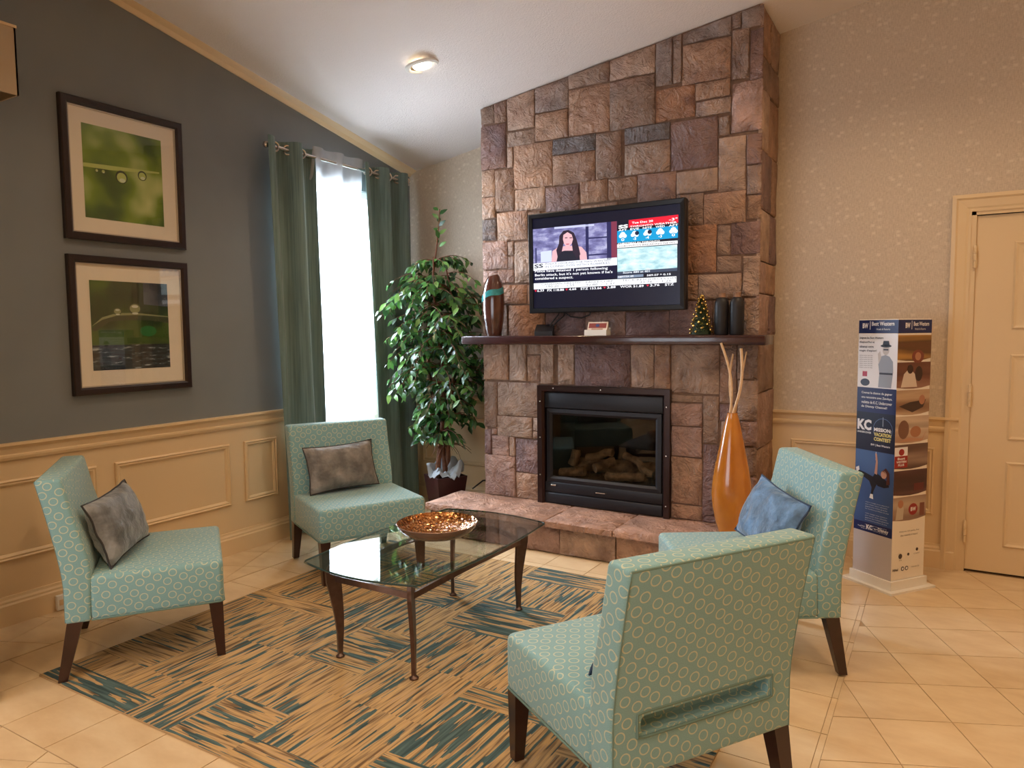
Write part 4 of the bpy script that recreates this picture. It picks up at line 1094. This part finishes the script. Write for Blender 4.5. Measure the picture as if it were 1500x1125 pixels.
M['bark'] = plain('brown_bark', srgb(104, 66, 46), .85, noisy=.35, nscale=30, bump=.6)
prn = random.Random(21)
stems = []
for (dx, dy, lean, ph) in ((-.02, 0, (-.10, .02), 0), (.03, .01, (.08, -.03), 2), (.0, -.03, (.01, -.05), 4)):
    pts = []
    for i in range(15):
        t = i/14; z = .29+(1.93-(.25 if ph else 0))*t; tw = .035*(1-t*.5)
        pts.append(Vector((.60+dx+lean[0]*math.sin(PI*t*.9)+tw*math.cos(ph+t*7), -.39+dy+lean[1]*t+tw*math.sin(ph+t*7), z)))
    stems.append(pts); m = MB(op); m.tube(pts, [.021*(1-.75*i/14) for i in range(15)], 8); m.build('trunk', M['bark'], pt)
def leaf_mat():
    t = NT('glossy_fig_leaf'); oi = t.n('ShaderNodeObjectInfo'); at = t.n('ShaderNodeAttribute', attribute_name='shade')
    r = t.math('FRACT', t.math('ADD', oi.outputs['Random'], at.outputs['Fac']))
    c = t.ramp(r, [(0, srgb(26, 52, 30)), (.45, srgb(44, 88, 40)), (.8, srgb(76, 128, 58)), (1, srgb(120, 164, 84))]); t.col(c); t.p(Roughness=.32); t.b.inputs['Specular IOR Level'].default_value = .6
    tl = t.n('ShaderNodeBsdfTranslucent'); t.l(c, tl.inputs[0]); mx = t.n('ShaderNodeMixShader'); mx.inputs[0].default_value = .25; t.l(t.b.outputs[0], mx.inputs[1]); t.l(tl.outputs[0], mx.inputs[2]); t.l(mx.outputs[0], t.out.inputs[0]); return t.m
M['leaf'] = leaf_mat()
def leaf_geo(L, W, curl):
    vs = []; fs = []; prof = [(0, .0), (.18, .55), (.42, 1.0), (.7, .72), (.9, .25), (1, 0)]
    for (t, w_) in prof:
        z = -curl*L*t*t; vs += [(-W/2*w_, t*L, z+.10*W*w_), (0, t*L, z), (W/2*w_, t*L, z+.10*W*w_)]
    for i in range(5):
        for j in range(2): a = i*3+j; fs.append((a, a+1, a+4, a+3))
    return vs, fs
variants = []
for (L, W, c) in ((.078, .034, .12), (.068, .032, .3), (.086, .036, .2)):
    vs, fs = leaf_geo(L, W, c); me = bpy.data.meshes.new('leaf'); me.from_pydata(vs, [], fs); me.materials.append(M['leaf'])
    for p in me.polygons: p.use_smooth = True
    variants.append((me, vs, fs))
def leaf_ok(p):
    if p.x < .035 or p.y > -.035 or p.z < .55: return False
    if p.x > .93 and p.y > -.75 and 1.27 < p.z < 1.45: return False
    if p.x > .985 and p.y > -.53: return False
    if p.x < .20 and p.y > -.80 and p.x < .19: return False     # clear of the curtain
    return True
leaves = []
def twig(p, d, L, nl):
    pts = [p]; q = p.copy(); v = d.copy()
    for i in range(7):
        v = (v+Vector((0, 0, -.20))+Vector((prn.uniform(-.1, .1), prn.uniform(-.1, .1), 0))).normalized(); q = q+v*L/7
        if not (q.x > .22 and q.y < -.05 and q.x < .97): break
        pts.append(q.copy())
    if len(pts) > 2: twigs.tube(pts, [.004*(1-.7*i/len(pts)) for i in range(len(pts))], 5)
    for i in range(nl):
        t = (i+.6)/nl*(len(pts)-1); a = int(t); b = min(a+1, len(pts)-1); c = pts[a].lerp(pts[b], t-a); tv_ = (pts[b]-pts[max(0, b-1)]); tv_ = tv_.normalized() if tv_.length > 0 else d
        az = prn.uniform(0, 2*PI); sd = Vector((math.cos(az), math.sin(az), prn.uniform(-1.1, -.1))); dr = (tv_*.5+sd).normalized()
        if not leaf_ok(c+dr*.08) or not leaf_ok(c): continue
        up = Vector((prn.uniform(-.4, .8), prn.uniform(-1.3, .2), .8)).normalized(); x = dr.cross(up).normalized(); z = x.cross(dr)
        leaves.append((Matrix(((x.x, dr.x, z.x, c.x), (x.y, dr.y, z.y, c.y), (x.z, dr.z, z.z, c.z), (0, 0, 0, 1))), prn.randrange(3), prn.uniform(.8, 1.15)))
twigs = MB(op)
for i in range(300):
    st = prn.choice(stems); t = prn.uniform(.16, .93); p = st[int(t*14)]; az = prn.uniform(0, 2*PI)
    zz = (p.z-.3)/1.9
    L = (.44 if .35 < zz < .85 else .30)*prn.uniform(.75, 1.1)
    if zz < .32: L = prn.uniform(.16, .30)
    d = Vector((math.cos(az), math.sin(az)*.9-.15, prn.uniform(.3, .9))).normalized(); twig(p, d, L, prn.randrange(9, 15))
for k_ in range(10):                                            # leading shoot
    z = 2.06+.030*k_; az = k_*2.4; c = Vector((stems[0][-1].x+.0, stems[0][-1].y, z)); dr = Vector((math.cos(az), math.sin(az)*.4, .55)).normalized(); up = Vector((.5, -.85, .35)).normalized(); x = dr.cross(up).normalized(); zq = x.cross(dr)
    leaves.append((Matrix(((x.x, dr.x, zq.x, c.x), (x.y, dr.y, zq.y, c.y), (x.z, dr.z, zq.z, c.z), (0, 0, 0, 1))), k_ % 3, .95))
twigs.tube([stems[0][-1], stems[0][-1]+Vector((.01, 0, .12))], .004, 5)
twigs.build('twigs', M['bark'], pt)['kind'] = 'stuff'
leaves.sort(key=lambda l: (l[0].translation-Vector((CX, CY, CZ))).length)
mrest = MB(op); shade = []
for i, (mx, vi, sc) in enumerate(leaves):
    me, vs, fs = variants[vi]
    if i < 290:
        o = bpy.data.objects.new('leaf', me); link(o, pt); o.matrix_local = Matrix.Translation(-op) @ mx @ Matrix.Scale(sc, 4)
    else:
        mrest.add([mx @ (Vector(v)*sc) for v in vs], fs, True); shade += [prn.random()]*len(fs)
o = mrest.build('foliage', M['leaf'], pt, fix=False); o['kind'] = 'stuff'; at = o.data.attributes.new('shade', 'FLOAT', 'FACE')
for i, s in enumerate(shade): at.data[i].value = s
m = MB(); m.tube([(.80, -.30, .20), (.86, -.24, .26), (.92, -.2, .265), (.985, -.17, .25), (.99, -.05, .20), (.985, -.02, .10)], .006, 6); o = m.build('power_cord', M['black']); tag(o, 'black power cord looping between planter and fireplace', 'cord')

# ---------------------------------------------------------------- things on the mantel (top at 1.38)
MZ = 1.3805
dv = thing('mantel_vase', 'tall brown glazed vase with a turquoise band on the mantel', 'vase', (1.198, -.60, MZ)); ov = (0, 0, 0)
PV = [(0, .002), (.050, 0), (.062, .03), (.076, .11), (.084, .20), (.082, .28), (.070, .35), (.052, .395), (.040, .412), (.034, .412), (.030, .39), (0, .36)]
m = MB(); m.lathe(PV, (0, 0, 0), 28, sy=.8)
for v in m.v:
    if v.z > .33: v.z += v.x*.25*(v.z-.33)/.08
m.build('body', plain('brown_glaze', srgb(78, 46, 38), .15, noisy=.35, nscale=12, coat=.6), dv)
def rad(z):
    for (r0, z0), (r1, z1) in zip(PV[1:9], PV[2:10]):
        if z0 <= z <= z1: return r0+(r1-r0)*(z-z0)/(z1-z0+1e-9)
    return .04
m = MB(); vs = []; n = 28
for i in range(n):
    a = 2*PI*i/n
    for e in (0, .012, .03, .042):
        z = .262+.03*math.cos(a)+.008*math.sin(3*a)+e; r = rad(z)+.0022; vs.append((r*math.cos(a), r*math.sin(a)*.8, z))
m.add(vs, [(i*4+j, ((i+1) % n)*4+j, ((i+1) % n)*4+j+1, i*4+j+1) for i in range(n) for j in range(3)], True); m.build('glaze_band', plain('turquoise_glaze', srgb(52, 138, 142), .2, noisy=.3, nscale=30, coat=.5), dv)
for i, (x, lab) in enumerate(((2.775, 'matte black bottle vase with tan neck beside the small tinsel tree'), (2.862, 'matte black bottle vase with tan neck at the open end of the mantel'))):
    b = thing('bottle_vase', lab, 'vase', (x, -.60, MZ), group='black bottle vases on the mantel')
    m = MB(); m.lathe([(0, 0), (.037, 0), (.041, .008), (.042, .16), (.040, .19), (.032, .208), (.022, .218), (.0, .219)], (0, 0, 0), 24); m.build('body', plain('matte_black_ceramic', srgb(24, 22, 27), .5), b)
    m = MB(); m.lathe([(.021, .216), (.020, .222), (.020, .236), (.022, .240), (.022, .243), (.016, .243), (.014, .22)], (0, 0, 0), 20, cap=False); m.build('neck', plain('raw_tan_ceramic', srgb(158, 122, 98), .8), b)
    m = MB(); m.lathe([(0, .2405), (.018, .2405), (.020, .2437), (0, .2438)], (0, 0, 0), 16); m.build('mouth', M['black'], b)
ct = thing('tinsel_tree', 'tiny gold and green tinsel christmas tree on the mantel', 'christmas tree', (2.655, -.60, MZ))
rt = random.Random(2)
m = MB()
for i in range(520):
    t = rt.random()**.8; z = .012+.205*(1-t)*1.0; r = .012+.052*t; a = rt.uniform(0, 2*PI); p = Vector((r*math.cos(a)*rt.uniform(.6, 1), r*math.sin(a)*rt.uniform(.6, 1), z)); d = Vector((rt.uniform(-1, 1), rt.uniform(-1, 1), rt.uniform(-.6, .6))).normalized()*.012; s_ = d.cross(Vector((0, 0, 1))).normalized()*.0018; m.add([p-d-s_, p-d+s_, p+d+s_, p+d-s_], [(0, 1, 2, 3)])
def tinsel():
    t = NT('tinsel'); v = t.noise(t.coord('Object'), 160, 1); t.col(t.ramp(v, [(.4, srgb(40, 76, 24)), (.52, srgb(104, 122, 40)), (.62, srgb(214, 186, 90))])); t.p(Roughness=.3, Metallic=.4); return t.m
o = m.build('tinsel', tinsel(), ct, fix=False); o['kind'] = 'stuff'
m = MB(); m.lathe([(0, .0), (.058, .003), (.05, .03), (.03, .12), (.008, .21), (0, .225)], (0, 0, 0), 12); m.build('cone', plain('dark_green_core', srgb(24, 42, 16), .8), ct)
gold = plain('gold_bauble', srgb(222, 186, 110), .18, .9); bm_ = MB(); bm_.lathe([(0, -.008), (.0057, -.0057), (.008, 0), (.0057, .0057), (0, .008)], (0, 0, 0), 8); b0 = bm_.build('bauble', gold, ct); b0.location = (0, 0, .232)
for i in range(52):
    c = b0.copy(); link(c, ct); t = (i+.5)/52; a = i*2.4; r = .060*t**.8+.008; c.location = (r*math.cos(a), r*math.sin(a), .222*(1-t)+.010)
card = thing('card_holder', 'small white holder of red printed cards on the mantel', 'card holder', (1.99, -.61, MZ), -.05)
m = MB(); m.box((-.078, -.03, 0), (.078, .03, .004)); m.box((-.078, -.032, 0), (.078, -.028, .036)); m.box((-.078, .026, 0), (.078, .03, .05)); m.box((-.078, -.03, 0), (-.075, .03, .036)); m.box((.075, -.03, 0), (.078, .03, .036)); m.build('tray', M['white'], card)
m = MB(); m.add([(-.070, -.018, .005), (.070, -.018, .005), (.070, .012, .086), (-.070, .012, .086), (-.070, .010, .005), (.070, .010, .005), (.070, .022, .086), (-.070, .022, .086)], [(0,1,2,3),(4,7,6,5),(0,4,5,1),(1,5,6,2),(2,6,7,3),(3,7,4,0)]); m.build('cards', plain('cream_card', srgb(226, 206, 186), .6), card)
cp = Plane(card, (-.070, -.0185, .005), (1, 0, 0), (0, .03, .081)); redc = plain('card_red', srgb(132, 44, 36), .5); bluc = plain('card_blue', srgb(40, 56, 110), .5)
cp.rect('card_print', .008, .045, .132, .078, redc, 1); cp.ell('card_print', .07, .062, .014, .010, bluc, 2); cp.rect('card_print', .03, .028, .11, .042, plain('card_tan', srgb(178, 140, 112), .5), 1)
bx = thing('media_box', 'small black media box tilted on the mantel under the television', 'electronics', (1.60, -.60, MZ), .35)
m = MB(); m.add([(-.06, -.05, 0), (.06, -.05, 0), (.06, .05, 0), (-.06, .05, 0), (-.06, -.05, .028), (.06, -.05, .028), (.06, .05, .075), (-.06, .05, .075)], [(0,3,2,1),(4,5,6,7),(0,1,5,4),(1,2,6,5),(2,3,7,6),(3,0,4,7)]); m.build('case', M['black_metal'], bx)
m = MB(); m.box((-.045, -.0515, .006), (.045, -.0495, .012)); m.build('vent', M['black'], bx)
for i, pts in enumerate((((1.62, -.56, 1.445), (1.64, -.545, 1.48), (1.67, -.53, 1.52), (1.68, -.525, 1.56)), ((1.64, -.56, 1.44), (1.67, -.545, 1.475), (1.71, -.53, 1.51), (1.72, -.525, 1.56)), ((1.70, -.53, 1.545), (1.76, -.53, 1.505), (1.84, -.53, 1.495), (1.90, -.53, 1.515), (1.91, -.525, 1.56)))):
    m = MB(); m.tube(pts, .0045, 6); o = m.build('cable', M['black']); tag(o, ('black cable rising straight from the media box to the television', 'black cable bending from the media box to the television', 'black cable hanging in a loop below the television')[i], 'cable', 'cables below the television')

# ---------------------------------------------------------------- orange floor vase with sticks, on the hearth
VX, VY = 2.87, -.70
ov = thing('floor_vase', 'tall glossy orange vase standing on the stone hearth', 'vase', (VX, VY, HZ+.004))
def vase_mat():
    t = NT('orange_lacquer'); v = t.noise(t.coord('Object', (1, 1, .6)), 5, 3); t.col(t.ramp(v, [(.35, srgb(176, 104, 30)), (.65, srgb(204, 132, 52))])); t.p(Roughness=.16); t.b.inputs['Coat Weight'].default_value = .6; t.b.inputs['Coat Roughness'].default_value = .05; t.bump(t.noise(t.coord('Object'), 120, 2), .06, .003); return t.m
m = MB(); m.lathe([(0, .004), (.062, 0), (.070, .02), (.090, .09), (.106, .17), (.112, .24), (.108, .31), (.094, .40), (.074, .50), (.054, .60), (.038, .67), (.028, .705), (.029, .712), (.023, .712), (.020, .68), (0, .6)], (0, 0, 0), 36); m.build('body', vase_mat(), ov)
M['stick'] = plain('pale_bamboo_stick', srgb(214, 178, 138), .6, noisy=.15, nscale=30)
for i, (tx, ty, tz, bend, lab) in enumerate(((-.070, .0, 1.335, .03, 'pale bamboo stick leaning furthest toward the television side'), (-.02, .075, 1.27, -.02, 'short pale bamboo stick in the middle of the orange vase'), (.045, -.01, 1.305, .025, 'thick pale bamboo stick leaning toward the open wall'), (.06, .055, 1.285, .0, 'thin pale bamboo stick behind the thick one in the vase'))):
    a = Vector((VX+(-.013, .0, .004, .013)[i], VY+(0, .014, -.010, .005)[i], .93)); b = Vector((VX+tx, VY+ty, tz)); pts = [a-Vector((0, 0, .10))]+[a.lerp(b, t)+Vector((bend*math.sin(PI*t), 0, 0)) for t in [k/8 for k in range(9)]]
    m = MB(); m.tube(pts, (.007, .0055, .008, .0045)[i], 7); o = m.build('bamboo_stick', M['stick']); tag(o, lab, 'stick', 'bamboo sticks in the orange vase')

# ---------------------------------------------------------------- display stand with printed faces
SX, SY, SR = 3.664, -.424, math.radians(53.5)
ds = thing('display_stand', 'tall printed cardboard display stand on a white base beside the door', 'display stand', (SX, SY, 0), SR)
hw = .124; SH = 1.46
M['card_white'] = plain('white_card', srgb(236, 226, 212), .45)
M['silver'] = plain('silver_card', srgb(198, 190, 190), .35, .2)
m = MB(); m.box((-.166, -.166, .0), (.166, .166, .012)); m.build('base_plate', M['white'], ds)
m = MB(); m.box((-hw-.012, -hw-.012, .012), (hw+.012, hw+.012, .06)); m.build('plinth', M['white'], ds)
m = MB(); m.rbox((-hw, -hw, .06), (hw, hw, SH), .003, 1, False); m.build('column', M['card_white'], ds)
# faces: local -x looks to the sitting group, local -y looks to the door side
fa = Plane(ds, (-hw, hw, 0), (0, -1, 0), (0, 0, 1)); fc = Plane(ds, (-hw, -hw, 0), (1, 0, 0), (0, 0, 1)); Wd = 2*hw
K = {}
def ink(r, g, b, rough=.35):
    if (r, g, b) not in K: K[(r, g, b)] = plain('ink_%d_%d_%d' % (r, g, b), srgb(r, g, b), rough)
    return K[(r, g, b)]
navy, wht, mid = ink(28, 40, 92), ink(238, 236, 240), ink(52, 84, 138)
# left face
fa.rect('print', 0, .30, Wd, .746, leafy('print_sky_blue', [(.3, srgb(38, 62, 116)), (.7, srgb(78, 112, 164))], 2, 2), 1)
fa.rect('print', 0, .06, Wd, .295, M['silver'], 1)
fa.rect('print', 0, 1.385, Wd, SH-.004, navy, 1)
fa.text('Best Western', (.085, 1.425, .225, 1.447), wht, 3, bold=.02); fa.text('Hotels & Resorts', (.115, 1.402, .20, 1.412), wht, 3)
fa.text('BW', (.025, 1.412, .062, 1.44), wht, 3, bold=.04); fa.rect('print', .072, 1.405, .075, 1.45, wht, 2)
fa.rect('print', 0, 1.09, Wd, 1.383, ink(232, 232, 240), 1)
for i, s_ in enumerate(('Joignez les Best Western', "d'aujourd'hui et", 'obtenez votre', "magie d'espion!")): fa.text(s_, (.008, 1.352-.023*i, (.16, .105, .10, .12)[i], 1.366-.023*i), ink(50, 54, 80), 3, bold=.02)
for i in range(7): fa.text('visitez notre site dès', (.008, 1.262-.011*i, .095, 1.268-.011*i), ink(90, 90, 110), 3)
fa.rect('print', .032, 1.15, .062, 1.178, ink(176, 42, 70), 2); fa.ell('print', .05, 1.118, .030, .020, ink(40, 44, 70), 2)
# standing figure in a hat
gy, gd, gs = ink(150, 158, 176), ink(44, 48, 66), ink(196, 190, 192)
fa.poly('print', [(.135, 1.095), (.140, 1.17), (.132, 1.22), (.150, 1.262), (.175, 1.27), (.20, 1.262), (.222, 1.235), (.225, 1.18), (.215, 1.095)], gy, 2)
fa.poly('print', [(.135, 1.22), (.128, 1.275), (.142, 1.29), (.15, 1.255)], gs, 3); fa.ell('print', .178, 1.295, .020, .026, gs, 3); fa.ell('print', .178, 1.318, .034, .008, gd, 4); fa.poly('print', [(.156, 1.318), (.162, 1.345), (.195, 1.345), (.20, 1.318)], gd, 4)
fa.rect('print', .163, 1.294, .193, 1.302, gd, 4); fa.rect('print', .14, 1.165, .222, 1.175, gd, 3)
fa.rect('print', 0, .955, Wd, 1.09, navy, 1)
for i, s_ in enumerate(('Courez la chance de gagner', 'une rencontre avec Zendaya,', 'vedette de K.C. Undercover', 'de Disney Channel!')): fa.text(s_, (.03, 1.052-.025*i, .225-(.03 if i == 3 else 0), 1.068-.025*i), wht, 3, bold=.015)
fa.rect('print', 0, .745, Wd, .955, ink(22, 28, 54), 1)
fa.text('KC', (.008, .855, .10, .915), wht, 3, bold=.05); fa.text('UNDERCOVER', (.008, .838, .10, .848), wht, 3, bold=.02)
for i in range(16):
    a = 2*PI*i/16; fa.poly('print', [(.172+.062*math.cos(a+d), .868+.062*math.sin(a+d)) if e else (.172+.059*math.cos(a+d), .868+.059*math.sin(a+d)) for d, e in ((0, 1), (.4, 1), (.4, 0), (0, 0))], ink(90, 110, 150), 2)
fa.rect('print', .171, .885, .173, .935, ink(200, 210, 230), 2)
for i, s_ in enumerate(('MISSION:', 'VACATION', 'CONTEST')): fa.text(s_, (.118, .856-.026*i, .226, .876-.026*i), ink(230, 214, 130) if i else wht, 4, bold=.04)
fa.text('BW | Best Western', (.10, .772, .22, .786), wht, 3, bold=.02)
# swinging figure
dk, sk, hr = ink(26, 26, 34), ink(196, 150, 132), ink(84, 44, 40)
fa.poly('print', [(.115, .60), (.135, .632), (.178, .612), (.215, .59), (.222, .565), (.19, .555), (.15, .56)], dk, 3)
fa.poly('print', [(.02, .628), (.06, .622), (.12, .605), (.145, .57), (.125, .528), (.118, .50), (.108, .505), (.112, .545), (.095, .578), (.05, .60), (.018, .612)], dk, 3)
fa.poly('print', [(.012, .612), (.03, .63), (.026, .65), (.006, .64)], wht, 4); fa.poly('print', [(.10, .485), (.125, .482), (.122, .508), (.106, .508)], wht, 4)
fa.poly('print', [(.128, .625), (.136, .69), (.130, .735), (.140, .735), (.148, .69), (.145, .62)], sk, 4); fa.ell('print', .188, .628, .018, .022, sk, 5); fa.poly('print', [(.178, .645), (.20, .665), (.222, .64), (.226, .58), (.205, .575), (.206, .63)], hr, 5)
fa.rect('print', .133, .70, .136, .744, ink(210, 214, 224), 3)
y = .455
for i in range(11):
    if i in (4, 8): y -= .013
    fa.text(('votre voyage vous attend ici', 'pour chaque séjour admissible', 'gagnez une nuitée gratuite', 'les membres profitent de plus')[i % 4], (.075 if i < 9 else .05, y, .215+(.01 if i % 3 == 0 else 0), y+.007), ink(206, 214, 232), 3); y -= .0125
fa.text('Regardez', (.03, .312, .075, .32), wht, 3); fa.text('KC', (.085, .308, .125, .334), wht, 3, bold=.04); fa.text('sur', (.135, .314, .155, .322), wht, 3); fa.text('Disney', (.16, .306, .225, .332), wht, 3, bold=.02)
fa.rect('print', 0, .292, Wd, .345, navy, 1.5)
# right face
fc.rect('print', 0, 1.385, Wd, SH-.004, navy, 1); fc.text('BW', (.05, 1.412, .085, 1.44), wht, 3, bold=.04); fc.rect('print', .096, 1.405, .099, 1.45, wht, 2); fc.text('Best Western', (.11, 1.423, .225, 1.445), wht, 3, bold=.02); fc.text('Hotels & Resorts', (.12, 1.402, .20, 1.412), wht, 3)
hs = [1.375, 1.232, 1.085, .945, .795, .655, .512, .375]
cols = [((96, 66, 40), (214, 160, 84), (120, 70, 50)), ((120, 76, 60), (190, 150, 130), (86, 50, 42)), ((190, 160, 130), (70, 48, 40), (120, 80, 56)), ((206, 184, 160), (150, 100, 78), (92, 60, 52)), ((110, 84, 74), (60, 46, 44), (176, 150, 132)), ((74, 46, 48), (120, 84, 80), (54, 36, 40)), ((150, 124, 110), (190, 170, 150), (96, 60, 52))]
for i in range(7):
    a, b = hs[i], hs[i+1]+.008; cc = cols[i]
    curve = [(0, b+.006), (Wd*.25, b), (Wd*.5, b-.002), (Wd*.75, b+.002), (Wd, b+.012), (Wd, a), (0, a)]
    fc.poly('photo_print', curve, leafy('photo_%d' % i, [(.25, srgb(*cc[2])), (.5, srgb(*cc[0])), (.75, srgb(*cc[1]))], 14, i*2.3), 1)
sk2 = ink(178, 124, 96); hr2 = ink(60, 40, 36)
fc.ell('photo_print', .15, 1.262, .045, .035, ink(126, 66, 52), 2); fc.ell('photo_print', .15, 1.262, .022, .022, sk2, 3)
fc.poly('photo_print', [(.03, 1.10), (.05, 1.17), (.09, 1.20), (.13, 1.17), (.15, 1.10)], ink(214, 196, 180), 2); fc.ell('photo_print', .095, 1.195, .022, .024, hr2, 3); fc.ell('photo_print', .16, 1.17, .028, .04, hr2, 2)
fc.poly('photo_print', [(.02, 1.0), (.12, .965), (.2, .99), (.22, 1.03), (.1, 1.02)], ink(66, 48, 44), 2); fc.ell('photo_print', .19, 1.03, .022, .026, sk2, 3)
fc.ell('photo_print', .06, .875, .04, .05, ink(120, 84, 68), 2); fc.ell('photo_print', .15, .86, .04, .03, ink(170, 116, 84), 2); fc.poly('photo_print', [(.02, .81), (.1, .83), (.2, .82), (.23, .86), (.2, .81)], ink(188, 140, 112), 3)
fc.rect('photo_print', .0, .672, .095, .782, wht, 2); fc.rect('photo_print', .0, .672, .095, .735, ink(156, 36, 38), 3); fc.ell('photo_print', .05, .755, .020, .018, ink(156, 36, 38), 3)
fc.text('Best', (.02, .715, .075, .728), wht, 5, bold=.03); fc.text('WESTERN', (.012, .698, .085, .71), wht, 5, bold=.03); fc.text('PLUS', (.025, .681, .07, .693), wht, 5, bold=.03)
fc.rect('photo_print', .15, .54, .225, .58, ink(96, 40, 44), 2); fc.ell('photo_print', .15, .44, .034, .032, ink(150, 34, 40), 2); fc.text('BW', (.13, .43, .17, .452), wht, 4, bold=.03); fc.rect('photo_print', .20, .40, .235, .47, ink(120, 70, 60), 2); fc.poly('photo_print', [(.02, .39), (.03, .46), (.06, .48), (.08, .45), (.075, .39)], ink(190, 176, 160), 2); fc.ell('photo_print', .055, .475, .02, .022, sk2, 3)
tx = ink(74, 60, 56)
fc.text('Welcome rich points, free', (.05, .318, .20, .328), tx, 3); fc.text('that rewards in hours!', (.06, .298, .19, .308), tx, 3)
for (u, v, r) in ((.065, .19, .014), (.125, .195, .008), (.19, .215, .009), (.085, .12, .012), (.115, .12, .012)): fc.ell('print', u, v, r, r, ink(60, 52, 52), 2); fc.ell('print', u, v, r*.6, r*.6, wht if v < .15 else tx, 3)
fc.text('Hôtel', (.01, .112, .05, .126), tx, 3, bold=.03); fc.text('rewards', (.15, .118, .21, .128), ink(150, 140, 130), 3); fc.text('CAA  AAA', (.055, .165, .075, .172), tx, 3); fc.text('CARP', (.165, .19, .21, .197), ink(130, 120, 112), 3)

# ---------------------------------------------------------------- recessed spot in the ceiling, wall light box, outlet
LX, LY = 1.045, -1.155; LZ = ceil_z(LX, LY)
nrm = Vector((-.174, -.139, 1)).normalized()
rl = thing('recessed_light', 'lit recessed ceiling spotlight with a white trim ring', 'ceiling light', (LX, LY, LZ)); rl.scale = (1.35, 1.35, 1.35); rl.rotation_euler = Vector((0, 0, 1)).rotation_difference(nrm).to_euler()
m = MB(); m.lathe([(.062, -.001), (.085, -.001), (.083, -.010), (.070, -.014), (.060, -.008), (.058, .0)], (0, 0, 0), 28, cap=False); m.build('trim_ring', M['white'], rl)
m = MB(); m.lathe([(.060, -.006), (.052, -.003), (.044, -.0015)], (0, 0, 0), 24, cap=False); m.build('reflector', plain('gold_reflector', (.75, .6, .4), .25, .9), rl)
m = MB(); m.lathe([(.046, -.002), (.040, -.010), (.022, -.016), (0, -.018)], (0, 0, 0), 20); m.build('bulb', glow('warm_bulb', (1, .86, .62), 14), rl)
lamp('SPOT', 'recessed_light_beam', (LX, LY, LZ-.03), 45, WARM, spot_size=2.2, spot_blend=.7, shadow_soft_size=.05)
sc = thing('wall_light_box', 'cream box shaped wall light high on the blue grey wall', 'wall light', (0, -3.22, 2.52))
m = MB((0, -3.22, 2.52))
for a, b in (((.0, -3.36, 2.52), (.19, -3.352, 2.83)), ((.0, -3.096, 2.52), (.19, -3.088, 2.83)), ((.182, -3.36, 2.52), (.19, -3.088, 2.83))): m.box(a, b)
m.build('shade', plain('dimmed_cream_shade', srgb(186, 166, 138), .6), sc)  # cream darkened in its colour, standing in for dimmer light on the box
m = MB((0, -3.22, 2.52)); m.loop((-3.364, -.002, -3.084, .194), [(0, 0), (0, .012), (.012, .012), (.012, 0)], lambda u, v, h: (v, u, 2.822+h)); m.build('rim', M['cream'], sc)
m = MB((0, -3.22, 2.52)); m.box((0, -3.30, 2.6), (.02, -3.15, 2.75)); m.build('back_plate', M['chrome'], sc)
ob = thing('outlet_box', 'small cream cable outlet box on the skirting behind the chair', 'outlet', (.024, -2.95, .0))
m = MB((.024, -2.95, 0)); m.rbox((.0225, -2.975, .004), (.045, -2.925, .082), .004); m.build('box', M['white'], ob)
m = MB((.024, -2.95, 0)); m.rbox((.0445, -2.965, .03), (.047, -2.935, .06), .002); m.build('faceplate', M['cream'], ob)
flush_text()
